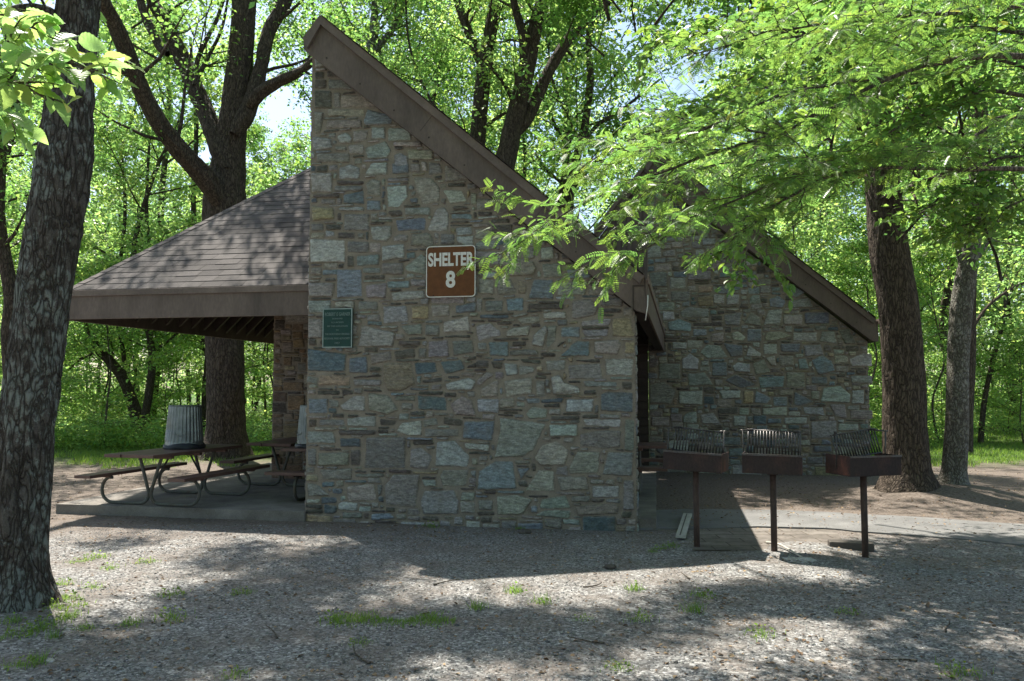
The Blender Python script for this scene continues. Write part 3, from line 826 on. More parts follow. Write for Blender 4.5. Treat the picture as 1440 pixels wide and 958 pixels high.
SL = 0.822
WA = [(0, -0.1), (3.945, -0.1), (3.945, 2.46), (0, 5.72)]
stone_wall('stone_gable_wall', WA, 0.0, 0.42, [t for t in parse(ST_A) if t[1][:, 1].min() > -.02], 5, ends='rl')
WB = [(4.035, -0.1), (7.98, -0.1), (7.98, 2.44), (4.035, 5.70)]
stone_wall('stone_gable_wall', WB, 6.3, 6.72, parse(ST_B), 6, ends='r')
stone_wall('stone_pier', [(-2.05, 0.08), (-0.9, 0.08), (-0.9, 3.9), (-2.05, 3.9)], 3.1, 3.6, [], 7, warm=1, ends='lr')
b = MB(); b.box((0.3, 6.34, 0.08), (4.03, 6.45, 2.75))
for i in range(17): b.box((0.3, 6.30, 0.10 + i * .155), (4.03, 6.338, 0.235 + i * .155))
b.build('shade_dark_rear_wall', M['dark_wood'], shelter)  # rear wall in dark boards, its deep shade put into the colour
b = MB(); b.box((2.0, 0.45, 0.08), (2.1, 6.3, 3.9)); b.build('light_blocking_wall', M['dark_wood'], shelter)  # unseen wall added to keep light from the left out

# ---- roofs
def roof_plane(name, P00, P10, P01, P11, rows, parent, ups=0.006, seed=0):
    """courses of shingles from eave P00-P10 up to P01-P11; every course overlaps the one below"""
    P00, P10, P01, P11 = map(np.array, (P00, P10, P01, P11))
    nrm = np.cross(P10 - P00, P01 - P00 + 1e-6 * (P11 - P10)); nrm = nrm / np.linalg.norm(nrm)
    if nrm[2] < 0: nrm = -nrm
    rg = np.random.default_rng(seed)
    V, F, C = [], [], []
    for r in range(rows):
        t0, t1 = r / rows, (r + 1.12) / rows
        t1 = min(t1, 1.0)
        a0 = P00 + (P01 - P00) * t0; b0 = P10 + (P11 - P10) * t0
        a1 = P00 + (P01 - P00) * t1; b1 = P10 + (P11 - P10) * t1
        L = np.linalg.norm(b0 - a0)
        k = max(1, int(L / 0.30))
        off = rg.uniform(0, 1)
        cuts = [0] + [min(1, max(0, (i + off) / k)) for i in range(k)] + [1]
        for q in range(len(cuts) - 1):
            s0, s1 = cuts[q], cuts[q + 1]
            if s1 - s0 < 1e-4: continue
            g = 0.003 / max(L, .1)
            lift = 0.007 + rg.uniform(-.002, .003)
            c0 = a0 + (b0 - a0) * (s0 + g); c1 = a0 + (b0 - a0) * (s1 - g)
            d0 = a1 + (b1 - a1) * (s0 + g); d1 = a1 + (b1 - a1) * (s1 - g)
            o = len(V)
            V += [c0, c1, c1 + nrm * lift, c0 + nrm * lift, d1 + nrm * 0.002, d0 + nrm * 0.002]
            F += [(o, o + 1, o + 2, o + 3), (o + 3, o + 2, o + 4, o + 5)]
            cc = rg.uniform(0.80, 1.22)
            C += [(cc, cc, cc)] * 6
    return link(name, np_mesh(name, np.array(V), np.array(F), M['shingle'], np.array(C)), parent)

ze = 2.90; zr = 5.55; pit = 0.93
ue, vf, vb = -3.62, 0.28, 6.55
tt = (zr - ze) / pit
ridge_v0, ridge_v1 = vf + tt, vb - tt
uh = ue + tt
# hip roof of the open picnic area: front, left and back planes, deck below them
hip = roof_plane('shingle_roof', (ue, vf, ze), (-0.005, vf, ze), (uh, ridge_v0, zr), (-0.005, ridge_v0, zr), 30, shelter, seed=1)
lp = roof_plane('shingle_roof', (ue, vb, ze), (ue, vf, ze), (uh, ridge_v1, zr), (uh, ridge_v0, zr), 30, shelter, seed=2)
roof_plane('shingle_roof', (-0.005, vb, ze), (ue, vb, ze), (-0.005, ridge_v1, zr), (uh, ridge_v1, zr), 30, shelter, seed=3)
b = MB()
def slab_roof(P, th=0.05):
    top = [Vector(p) for p in P]
    n = len(top)
    vs = [tuple(p) for p in top] + [(p.x, p.y, p.z - th) for p in top]
    b.add(vs, [tuple(range(n)), tuple(reversed(range(n, 2 * n)))] + [((i + 1) % n, i, n + i, n + (i + 1) % n) for i in range(n)])
e = 0.012
slab_roof([(ue, vf, ze - e), (-0.01, vf, ze - e), (-0.01, ridge_v0, zr - e), (uh, ridge_v0, zr - e)])
slab_roof([(ue, vb, ze - e), (ue, vf, ze - e), (uh, ridge_v0, zr - e), (uh, ridge_v1, zr - e)])
slab_roof([(-0.01, vb, ze - e), (ue, vb, ze - e), (uh, ridge_v1, zr - e), (-0.01, ridge_v1, zr - e)])
slab_roof([(uh, ridge_v0, zr - e), (-0.01, ridge_v0, zr - e), (-0.01, ridge_v1, zr - e), (uh, ridge_v1, zr - e)])
b.build('roof_deck', M['dark_wood'], shelter)
# flat dark soffit boards under the eave, and the rafters seen from below
for i in range(11):
    u = -3.3 + i * 0.32
    ln = min(2.4, u - ue - 0.06)
    if ln < .15: continue
    b = MB()
    b.hull8([(u, vf + .03, 2.60), (u + .05, vf + .03, 2.60), (u + .05, vf + ln, 2.60 + pit * ln), (u, vf + ln, 2.60 + pit * ln),
             (u, vf + .03, 2.80), (u + .05, vf + .03, 2.80), (u + .05, vf + ln, 2.80 + pit * ln), (u, vf + ln, 2.80 + pit * ln)])
    b.build('rafter', M['dark_wood'], shelter)
for i in range(15):
    v = vf + .35 + i * 0.36
    ln = min(1.6, v - vf - .06, vb - v - .12)
    if ln < .15: continue
    b = MB()
    b.hull8([(ue + .03, v, 2.60), (ue + ln, v, 2.60 + pit * ln), (ue + ln, v + .05, 2.60 + pit * ln), (ue + .03, v + .05, 2.60),
             (ue + .03, v, 2.80), (ue + ln, v, 2.80 + pit * ln), (ue + ln, v + .05, 2.80 + pit * ln), (ue + .03, v + .05, 2.80)])
    b.build('rafter', M['dark_wood'], shelter)
# hip and eave trim
def fascia(name, a, b_, zb, zt, out, th=0.04):
    """board standing from zb to zt along a->b (plan), pushed to side `out`; a thin drip strip on top"""
    m = MB()
    a = np.array(a, float); b_ = np.array(b_, float)
    d = (b_ - a) / np.linalg.norm(b_ - a); n = np.array([-d[1], d[0]]) * out
    def q(p, s, z): r = p + n * s; return (r[0], r[1], z)
    m.hull8([q(a, 0, zb), q(b_, 0, zb), q(b_, th, zb), q(a, th, zb), q(a, 0, zt), q(b_, 0, zt), q(b_, th, zt), q(a, th, zt)])
    m.hull8([q(a, th, zt - .075), q(b_, th, zt - .075), q(b_, th + .025, zt - .075), q(a, th + .025, zt - .075),
             q(a, th, zt + .004), q(b_, th, zt + .004), q(b_, th + .025, zt + .004), q(a, th + .025, zt + .004)], 1)
    return m.build(name, [M['trim'], M['trim_light']], shelter, bevel=0.004)
fascia('fascia_board', (ue - .002, vf), (-0.03, vf), 2.505, 2.885, -1)
fascia('fascia_board', (ue, vb), (ue, vf - .062), 2.505, 2.885, -1)
fascia('fascia_board', (-.03, vb), (ue - .062, vb), 2.505, 2.885, -1)
b = MB()
hv = Vector((1, 1, pit)).normalized()
for i in range(30):
    s0 = i / 30 * tt
    p = Vector((ue + s0, vf + s0, ze + pit * s0 + 0.02))
    q = Vector((ue + s0 + tt / 30 * 1.15, vf + s0 + tt / 30 * 1.15, ze + pit * (s0 + tt / 30 * 1.15) + 0.013))
    w1 = Vector((0.10, -0.0, -0.0)); w2 = Vector((-0.0, 0.10, 0))
    b.add([p, p + Vector((.11, 0, -.0)), q + Vector((.11, 0, -.004)), q, p + Vector((0, .11, 0)), q + Vector((0, .11, -.004)), p + Vector((0.0, 0, -.012)), p + Vector((.11, 0, -.012))],
          [(0, 1, 2, 3), (0, 3, 5, 4), (6, 7, 1, 0)])
b.build('hip_cap', M['hip_shingle'], shelter)

# ---- the two stone wings: steep roofs falling to the right behind a rake board
def wing(u0, v0, v1, seed, low_v1=None, du=0.0):
    dz = -du * SL * .8
    lo = (4.06 + u0, 2.83); pk = (0.19 + u0, 6.14)
    th_n = np.array([math.sin(math.atan(SL)), math.cos(math.atan(SL))])
    # shingles on the slope
    roof_plane('shingle_roof', (lo[0] + .01 + du, v1, lo[1] + .01 + dz), (lo[0] - .01, v0 - .25, lo[1] + .02), (pk[0] - .01, v1, pk[1] + .015), (pk[0] - .01, v0 - .25, pk[1] + .015), 36, shelter, seed=seed)
    m = MB()   # roof body
    m.prism([(u0 - .02, 5.80), (u0 + 3.99, 2.50), (u0 + 4.04, 2.80), (u0 + .185, 6.12), (u0 - .02, 5.89)], v0 + .0, v1)
    m.build('roof_deck', M['dark_wood'], shelter)
    m = MB()   # rake board with a proud upper trim that turns down the short cut at the peak
    outer = [(-.035, 5.745), (-.035, 5.885), (.19, 6.14), (4.06, 2.83), (4.075, 2.42), (3.97, 2.455)]
    m.prism([(p[0] + u0, p[1]) for p in outer], v0 - .17, v0 - .025)
    sl = np.array([4.06 - .19, 2.83 - 6.14]); sl /= np.linalg.norm(sl); nn = np.array([sl[1], -sl[0]])  # points down-left
    if nn[1] > 0: nn = -nn
    cut = np.array([-.035 - .19, 5.885 - 6.14]); cut /= np.linalg.norm(cut); cn = np.array([-cut[1], cut[0]])
    if cn[0] < 0: cn = -cn
    a = np.array((.19, 6.14)); l = np.array((4.06, 2.83)); c = np.array((-.035, 5.885))
    w = 0.085
    # mitre at the peak
    ap = a + nn * w + cn * w * 1.0
    m.prism([tuple(x + np.array((u0, 0))) for x in (a, l, l + nn * w * 0.9 + np.array((-.0, -.02)), ap)], v0 - .215, v0 - .172, 1)
    m.prism([tuple(x + np.array((u0, 0))) for x in (c + np.array((0, -.02)), a, ap, c + cn * w + np.array((0, -.09)))], v0 - .2148, v0 - .172, 1)
    for t in (.36, .71):   # butt joints between lengths of board
        p = np.array((.06, 5.78)) * (1 - t) + np.array((3.95, 2.60)) * t
        q = p + np.array((.215, .262))
        m.hull8([(p[0] + u0 - .002, v0 - .1725, p[1]), (p[0] + u0 + .002, v0 - .1725, p[1]), (p[0] + u0 + .002, v0 - .170, p[1]), (p[0] + u0 - .002, v0 - .170, p[1]),
                 (q[0] + u0 - .002, v0 - .1725, q[1]), (q[0] + u0 + .002, v0 - .1725, q[1]), (q[0] + u0 + .002, v0 - .170, q[1]), (q[0] + u0 - .002, v0 - .170, q[1])], 2)
    for k in range(9):   # nail heads
        t = (k + .5) / 9
        p = np.array((.05, 5.79)) * (1 - t) + np.array((3.95, 2.60)) * t
        m.box((p[0] + u0 - .009, v0 - .174, p[1] - .009), (p[0] + u0 + .009, v0 - .169, p[1] + .009), 2)
    m.build('rake_board', [M['trim'], M['trim_light'], M['dark_wood']], shelter)
    # eave fascia running back, bracket board
    m = MB()
    lv = low_v1 or v1
    def board(x0, x1, y0, y1, z0, z1, mi):
        m.hull8([(u0 + x0, y0, z0), (u0 + x1, y0, z0), (u0 + x1 + du, y1, z0 + dz), (u0 + x0 + du, y1, z0 + dz),
                 (u0 + x0, y0, z1), (u0 + x1, y0, z1), (u0 + x1 + du, y1, z1 + dz), (u0 + x0 + du, y1, z1 + dz)], mi)
    board(4.070, 4.10, v0 - .169, lv, 2.43, 2.80, 0)
    board(4.101, 4.118, v0 - .215, lv, 2.74, 2.835, 1)
    board(3.93, 4.069, v0 + .44, lv, 2.47, 2.50, 2)
    m.build('eave_board', [M['trim'], M['trim_light'], M['dark_wood']], shelter, bevel=0.004)
wing(0, 0, 6.28, 11, low_v1=6.26, du=.24)
wing(4.035, 6.3, 11.0, 12)
# tall boarded side above the low hip roof, seen from the left
b = MB()
b.box((0.0, 0.425, 2.3), (0.05, 6.2, 5.79))
for i in range(28): b.box((-0.012, 0.43 + i * .205, 2.3), (-.001, 0.45 + i * .205, 5.78))
b.build('side_siding', M['siding'], shelter)
# grooved brown boarding left of the rear gable, its sloping top trim
b = MB()
b.prism([(3.12, 2.3), (4.03, 2.3), (4.03, 5.72), (3.12, 4.55)], 6.32, 6.38)
for i in range(9):
    x = 3.14 + i * .103
    b.prism([(x, 2.3), (x + .082, 2.3), (x + .082, 4.55 + (x + .082 - 3.12) * 1.286 - .02), (x, 4.55 + (x - 3.12) * 1.286 - .02)], 6.303, 6.319)
b.build('boarded_panel', M['siding'], shelter)
b = MB()
b.prism([(3.02, 4.42), (4.02, 5.70), (4.02, 5.93), (3.02, 4.65)], 6.2, 6.30)
b.prism([(3.02, 4.56), (4.02, 5.84), (4.02, 5.95), (3.02, 4.67)], 6.16, 6.198, 1)
b.build('rake_board', [M['trim'], M['trim_light']], shelter)
# bright cable end hanging from the eave corner, steel angle plate
b = MB()
b.tube([(4.10, -.19, 2.62), (4.095, -.2, 2.5), (4.07, -.2, 2.34)], 0.006, 6)
b.build('hanging_cable', M['sign_white'], shelter)
b = MB()
b.box((3.93, -.178, 2.72), (4.06, -.1715, 2.735)); b.box((3.93, -.178, 2.46), (3.945, -.1715, 2.72))
b.build('steel_angle', M['dark_wood'], shelter)
# posts inside, holding the roof
for (u, v) in ((0.05, 3.2), (4.0, 3.3)):
    b = MB(); b.box((u - .07, v - .07, .115), (u + .07, v + .07, 2.6))
    if u > 3: continue
    b.build('roof_post', M['dark_wood'], shelter, bevel=.01)

# ================================================================ SIGN AND PLAQUE (bolted to the wall)
def text_mesh(s, size, bold=0.0, xs=1.0, th=0.002, spacing=1.0):
    cu = bpy.data.curves.new('txt', 'FONT'); cu.body = s; cu.size = size; cu.offset = bold; cu.extrude = th
    cu.align_x = 'CENTER'; cu.align_y = 'CENTER'; cu.space_character = spacing
    t = bpy.data.objects.new('txt', cu); col.objects.link(t)
    bpy.context.view_layer.update()
    me = bpy.data.meshes.new_from_object(t.evaluated_get(bpy.context.evaluated_depsgraph_get()))
    bpy.data.objects.remove(t)
    n = len(me.vertices); a = np.empty(n * 3); me.vertices.foreach_get('co', a); a = a.reshape(-1, 3)
    a[:, 0] *= xs
    me.vertices.foreach_set('co', a.ravel()); me.update()
    return me, a[:, 0].max() - a[:, 0].min(), a[:, 1].max() - a[:, 1].min()

def rounded(w, h, r, k=6):
    P = []
    for cx, cy_, a0 in ((w / 2 - r, h / 2 - r, 0), (-w / 2 + r, h / 2 - r, 90), (-w / 2 + r, -h / 2 + r, 180), (w / 2 - r, -h / 2 + r, 270)):
        for i in range(k + 1):
            a = R(a0 + 90 * i / k); P.append((cx + r * math.cos(a), cy_ + r * math.sin(a)))
    return P
def put_text(s, w, cz, h, mat, parent, name, bold=0.0, y=-0.006, cx=0.0):
    me, ww, hh = text_mesh(s, 1.0, bold)
    me.materials.append(mat)
    o = link(name, me, parent)
    o.rotation_euler = (R(90), 0, 0)
    o.scale = (w / ww, h / hh, 1)
    o.location = (cx, y, cz)
    return o
SU, SZ = 1.81, 2.965
sw = 0.60
sg = empty('shelter_sign', tuple(L2W(SU, -0.055, SZ)), ROT)
tag(sg, 'square brown and white metal sign reading SHELTER 8 on the stone gable', 'sign')
b = MB(); b.prism(rounded(sw, sw + .01, .045), -.002, .002); b.build('sign_border', M['sign_white'], sg)
b = MB(); b.prism(rounded(sw - .022, sw - .012, .036), -.0035, -.0021); b.build('sign_panel', M['sign_brown'], sg)
put_text('SHELTER', sw * 0.93, .135, .165, M['sign_white'], sg, 'lettering', 0.035, -.0052)
put_text('8', .115, -.105, .20, M['sign_white'], sg, 'lettering', 0.035, -.0052, -.0)
for (x, z) in ((-.21, .282), (-.21, -.282)):
    b = MB(); b.tube([(x, .04, z), (x, -.008, z)], .007, 8)
    b.build('bolt', M['rust'], sg)
pg = empty('plaque', tuple(L2W(.405, -0.055, 2.315)), ROT)
tag(pg, 'small dark green memorial plaque with pale rim at the left edge of the gable wall', 'plaque')
pw, ph = .378, .475
b = MB(); b.box((-pw / 2, -.004, -ph / 2), (pw / 2, .02, ph / 2)); b.build('plaque_panel', M['plaque_green'], pg)
b = MB(); r_ = .012
b.box((-pw / 2, -.009, -ph / 2), (-pw / 2 + r_, -.0045, ph / 2)); b.box((pw / 2 - r_, -.009, -ph / 2), (pw / 2, -.0045, ph / 2))
b.box((-pw / 2 + r_, -.009, ph / 2 - r_), (pw / 2 - r_, -.0045, ph / 2)); b.box((-pw / 2 + r_, -.009, -ph / 2), (pw / 2 - r_, -.0045, -ph / 2 + r_))
b.build('plaque_rim', M['plaque_rim'], pg)
for s, w, z, h in (('ROBERT E GARNER', .325, .165, .042), ('DONATED', .13, .112, .018), ('5.2 ACRES', .155, .067, .018), ('OF THIS LOCATION', .26, .021, .019), ('TO', .034, -.026, .018),
                   ('THE NORTHERN VIRGINIA', .32, -.075, .024), ('REGIONAL PARK AUTHORITY', .33, -.128, .024), ('1957', .065, -.183, .024)):
    put_text(s, w, z, h, M['plaque_text'], pg, 'lettering', 0.02, -.0065)

# ================================================================ PICNIC TABLES
def plank(m, x0, x1, y0, y1, z0, z1, mi=0): m.box((x0, y0, z0), (x1, y1, z1), mi)
TH, BH = 0.665, 0.395
def make_table(loc, rz, label):
    """y = length; the tubular end frames lie across it"""
    t = empty('picnic_table', loc, rz)
    tag(t, label, 'picnic table', 'picnic tables on the shelter slab')
    m = MB(); L = 0.915
    for k in range(3):
        x = -.36 + k * .242
        jy = (0.0, .012, -.008)[k]
        plank(m, x, x + .236, -L + jy, L + jy, TH - .04, TH)
    for y in (-.55, 0, .55): plank(m, -.34, .34, y - .03, y + .03, TH - .075, TH - .042)
    m.build('tabletop', M['table_wood'], t, bevel=.004)
    for s in (-1, 1):
        m = MB(); plank(m, s * .68 - .12, s * .68 + .12, -L, L, BH - .04, BH)
        for y in (-.55, .55): plank(m, s * .68 - .1, s * .68 + .1, y - .03, y + .03, BH - .06, BH - .042)
        m.build('bench_seat', M['table_wood'], t, bevel=.004)
    for y in (-.53, .53):
        m = MB()
        for s in (-1, 1):
            P = [(-.17 * s, y, TH - .045), (-.10 * s, y, .42), (-.045 * s, y, .25), (-.02 * s, y, .16), (-.035 * s, y, .08), (-.10 * s, y, .028), (-.2 * s, y, .021), (-.5 * s, y, .021),
                 (-.62 * s, y, .03), (-.70 * s, y, .09), (-.725 * s, y, .18), (-.70 * s, y, .27), (-.64 * s, y, .325), (-.57 * s, y, BH - .062)]
            q = catmull(P, 44)
            m.tube([tuple(p) for p in q], .0205, 9)
        m.build('pipe_frame', M['pipe'], t)
        m = MB()
        m.tube([(0.0, y, .20), (.02, y * .35, TH - .06)], .013, 7)
        m.build('brace', M['pipe'], t)
    return t
SZt = 0.117
t1 = make_table((-4.43, 10.50, SZt), R(-15), 'weathered red-brown picnic table nearest the slab\'s left edge, an upturned ribbed bin standing on it')
def copy_thing(src, loc, rz, label):
    r = src.copy(); col.objects.link(r); r.location = loc; r.rotation_euler = (0, 0, rz); r['label'] = label
    for ch in list(src.children):
        c = ch.copy(); col.objects.link(c); c.parent = r
    return r
copy_thing(t1, (-3.36, 12.45, SZt), R(-13), 'second picnic table further back, in front of the brown stone pier')
p = L2W(.12, 1.28); copy_thing(t1, (p[0], p[1], SZt), ROT + R(90), 'shaded picnic table showing only its end at the left edge of the gable wall')
p = L2W(3.40, 2.65); copy_thing(t1, (p[0], p[1], SZt), ROT + R(90), 'dark picnic table end peeping out right of the gable wall under the eave')

# ================================================================ UPTURNED TRASH CANS
def make_can(loc, label):
    t = empty('trash_can', loc)
    tag(t, label, 'trash can', 'upturned galvanised trash cans')
    nt, nr = 216, 26
    ang = np.linspace(0, 2 * np.pi, nt, endpoint=False)
    V = []
    prof = []
    H = .575
    for i in range(nr):
        f = i / (nr - 1); z = .05 + f * (H - .05)
        r = .243 - .043 * f
        flute = .0055 if 0.08 < f < 0.97 else 0.0
        if 0.30 < f < 0.36: flute *= 0.5
        if 0.30 < f < .33: r += .004
        prof.append((z, r, flute))
    for z, r, fl in prof:
        dent = -.016 * np.exp(-((ang + .9 - 2 * np.pi * (ang > np.pi)) ** 2) / .09 - ((z - .27) / .09) ** 2)
        rr = r + fl * np.sign(np.sin(ang * 30)) * np.minimum(1, np.abs(np.sin(ang * 30)) * 2.2) + dent
        V.append(np.stack([np.cos(ang) * rr, np.sin(ang) * rr, np.full(nt, z)], 1))
    V = np.concatenate(V)
    idx = np.arange(nr * nt).reshape(nr, nt)
    F = np.stack([idx[:-1], np.roll(idx[:-1], -1, 1), np.roll(idx[1:], -1, 1), idx[1:]], -1).reshape(-1, 4)
    n0 = len(V); V = np.concatenate([V, [[0, 0, H - .012]]])
    F3 = np.stack([idx[-1], np.roll(idx[-1], -1), np.full(nt, n0)], 1)
    link('can_body', np_mesh('can_body', V, [F, F3], M['galv'], smooth=True), t)
    m = MB()
    m.tube([(math.cos(a) * .2025, math.sin(a) * .2025, H - .004) for a in np.linspace(0, 2 * math.pi, 49)], .006, 6, cap=False)
    m.build('bottom_rim', M['galv'], t)
    m = MB()   # crumpled dark liner folded out over the rim at the foot
    pts = 60
    vs, fs = [], []
    for k, (z, r) in enumerate(((.001, .262), (.02, .268), (.045, .262), (.066, .249), (.07, .236))):
        for i in range(pts):
            a = 2 * math.pi * i / pts
            rr = r + .006 * math.sin(a * 7 + k) + .004 * math.sin(a * 17 + k * 2)
            zz = z + (.014 * math.sin(a * 3 + 1) if k > 2 else 0)
            vs.append((math.cos(a) * rr, math.sin(a) * rr, max(zz, .001)))
    for k in range(4):
        for i in range(pts): fs.append((k * pts + i, k * pts + (i + 1) % pts, (k + 1) * pts + (i + 1) % pts, (k + 1) * pts + i))
    m.add(vs, fs, 0, True)
    m.build('liner_band', M['bag'], t)
    for s in (-1, 1):
        m = MB(); c = -.35
        P = [(s * .232 * math.cos(c) - s * .0, .232 * s * math.sin(c) - .06, .2), (s * .262, -.05 * s, .17), (s * .265, .0, .16), (s * .262, .05 * s, .17), (s * .236 * math.cos(c), .06, .2)]
        P = [(s * .226, -.07, .21), (s * .25, -.05, .185), (s * .256, 0, .175), (s * .25, .05, .185), (s * .226, .07, .21)]
        m.tube([tuple(q) for q in catmull(P, 12)], .004, 6)
        m.build('handle', M['galv'], t)
    return t
zt = SZt + TH + .001
can_at = W(259, 628, 10.62)
c1 = make_can((can_at[0], can_at[1], zt), 'upturned ribbed galvanised trash can on the nearest picnic table')
c1.rotation_euler = (0, 0, R(-80))
p = L2W(-.43, 1.20)
copy_thing(c1, (p[0], p[1], zt), R(40), 'upturned ribbed trash can half hidden behind the left edge of the gable wall')

# ================================================================ PEDESTAL GRILLS
def make_grill(loc, rz, hgt, tilt, w, d, label, side_mat, rz_grate=0.0, roll=0.0, lean=0.0):
    t = empty('pedestal_grill', loc, rz)
    tag(t, label, 'grill', 'pedestal grills in a row beside the path')
    m = MB(); m.tube([(0, 0, -.15), (0, 0, hgt)], .030, 16); m.build('post', M['post_rust'], t)
    BHt = .185
    Mx = Matrix.Translation((0, 0, hgt)) @ Matrix.Rotation(roll, 4, 'Y')
    T = .006
    m = MB()
    m.box((-w / 2, -d / 2, 0), (w / 2, d / 2, T), 0, Mx)
    m.box((-w / 2, -d / 2, T), (w / 2, -d / 2 + T, BHt), 0, Mx)
    m.box((-w / 2, d / 2 - T, T), (w / 2, d / 2, BHt * .55), 0, Mx)
    m.box((-w / 2, -d / 2 + T, T), (-w / 2 + T, d / 2 - T, BHt), 1, Mx)
    m.box((w / 2 - T, -d / 2 + T, T), (w / 2, d / 2 - T, BHt), 1, Mx)
    m.box((-w / 2 - .004, -d / 2 - .008, BHt - .016), (w / 2 + .004, -d / 2 - .0005, BHt + .004), 2, Mx)   # bright worn rim
    m.box((-.05, -.05, -.02), (.05, .05, -.001), 0, Mx)
    m.build('firebox', [M['rust'], M[side_mat], M['grate_steel']], t, bevel=.0015)
    # grate swung up: a rack of bars standing over the box
    gw = w * .86
    Mg = Mx @ Matrix.Translation((0, d * .12, BHt - .02)) @ Matrix.Rotation(rz_grate, 4, 'Z') @ Matrix.Rotation(lean, 4, 'Y') @ Matrix.Rotation(R(-tilt), 4, 'X')
    m = MB(); n = 17; gh = .235
    for k in range(n):
        x = -gw / 2 + gw * k / (n - 1)
        m.tube([Mg @ Vector((x, 0, 0)), Mg @ Vector((x, 0, gh))], .0070, 6)
    for z in (0.0, gh): m.tube([Mg @ Vector((-gw / 2 - .01, 0, z)), Mg @ Vector((gw / 2 + .01, 0, z))], .008, 8)
    m.build('grate', M['grate_steel'], t)
    for s in (-1, 1):
        m = MB(); x = s * (w / 2 - .02 if s > 0 else w / 2 - .0)
        A = Mx @ Vector((x, d * .05, .06)); B = Mx @ Vector((x * 1.02, -.0, BHt + .215)); Cc = Mg @ Vector((s * (gw / 2 - .04), 0, gh + .002))
        m.tube([A, B], .0065, 8)
        m.tube([B + Vector((s * .025, 0, .0)), B, Cc], .0075, 8)
        # coiled wire grip
        u_ = (B - Cc).normalized()
        q = []
        o1 = u_.orthogonal().normalized(); o2 = u_.cross(o1)
        for i in range(40):
            q.append(Cc + u_ * (.0 + i * .0018) + (o1 * math.cos(i * .9) + o2 * math.sin(i * .9)) * .012)
        m.tube(q, .0028, 5)
        m.build('handle', M['grate_steel'], t)
    return t
g1 = G(980, 770); g2 = G(1089, 778); g3 = G(1217, 784)
make_grill((g1[0], g1[1], .0), R(-27), .775, 12, .575, .36, 'left rusty pedestal grill, its box tipping down at the right rusted end', 'rust_red', roll=R(2.2), lean=R(3))
make_grill((g2[0], g2[1], .0), R(-21), .775, 10, .545, .36, 'middle pedestal grill, plain brown box, pale ash heap at the foot of its post', 'rust', roll=R(.4), lean=R(1))
make_grill((g3[0], g3[1], -.02), R(15), .80, 14, .56, .36, 'right pedestal grill turned to show a streaked red rusty side', 'rust_red', roll=R(0), lean=R(-7))

# ================================================================ SMALL THINGS ON THE GROUND
a, c = G(967, 729), G(957, 760)
m = MB(); L = np.linalg.norm(c - a)
m.box((-.05, 0, 0), (.052, L, .028)); m.box((-.012, .02, .0285), (.0, L - .05, .031), 1)
o = m.build('wooden_board', [M['grey_wood'], M['timber']], None, bevel=.003)
o.location = (c[0], c[1], .022); o.rotation_euler = (R(0.5), 0, math.atan2(a[1] - c[1], a[0] - c[0]) - math.pi / 2)
tag(o, 'pale weathered board lying on the ground left of the first grill', 'board')
a, c = G(1172, 774), G(1236, 777)
m = MB(); d = c - a; L = np.linalg.norm(d)
m.box((0, -.07, -.05), (L, .07, .07))
o = m.build('landscape_timber', M['timber'], None, bevel=.012)
o.location = (a[0], a[1] + .12, .005); o.rotation_euler = (0, 0, math.atan2(d[1], d[0]))
tag(o, 'dark old timber lying behind the right grill post', 'timber')
P = [G(1078, 763, .05), G(1094, 765, .06), G(1110, 773, .05), G(1131, 786, .03)]
q = catmull(P, 14)
V, F = tube_np(q, np.linspace(.013, .008, 14), 8)
o = link('fallen_stick', np_mesh('fallen_stick', V, F, M['pale_stick'], smooth=True))
tag(o, 'pale bare stick on the ground behind the middle grill post', 'stick')

def rock(name, loc, sz, mat, seed, label, cat, group=None):
    k, nn = (22, 36) if name == 'ash_heap' else (10, 14)
    vs = []
    for i in range(1, k):
        th = math.pi * i / k
        for j in range(nn):
            ph = 2 * math.pi * j / nn
            vs.append((math.sin(th) * math.cos(ph), math.sin(th) * math.sin(ph), math.cos(th)))
    vs = np.array(vs + [(0, 0, 1), (0, 0, -1)])
    r = 1 + .42 * fbm(vs * 1.6 + seed * 7.7, 3, seed) + (.55 * fbm(vs * 5.5 + seed, 3, seed + 3) if name == 'ash_heap' else 0)
    V = vs * r[:, None] * np.array(sz)
    F4 = [(i * nn + j, (i + 1) * nn + j, (i + 1) * nn + (j + 1) % nn, i * nn + (j + 1) % nn) for i in range(k - 2) for j in range(nn)]
    F3 = [((k - 1) * nn, j, (j + 1) % nn) for j in range(nn)] + [((k - 1) * nn + 1, (k - 2) * nn + (j + 1) % nn, (k - 2) * nn + j) for j in range(nn)]
    o = link(name, np_mesh(name, V, [np.array(F4), np.array(F3)], mat))
    o.location = loc
    return tag(o, label, cat, group)
rock('ash_heap', (2.62, 7.32, .0), (.15, .09, .04), M['ash'], 3, 'lumpy pale ash heap at the foot of the middle grill', 'ash heap')
rock('rock', tuple(G(737, 748, .02)), (.075, .05, .035), M['timber'], 5, 'small dark rock on the gravel near the foot of the gable wall', 'rock', 'loose rocks on the gravel')
rock('rock', tuple(G(70, 930, .015)), (.026, .018, .014), M['ash'], 6, 'small white pebble in the bottom left corner', 'rock', 'loose rocks on the gravel')
rock('rock', tuple(G(858, 797, .015)), (.055, .035, .022), M['timber'], 8, 'small brown chunk at the edge of the building shadow', 'rock', 'loose rocks on the gravel')

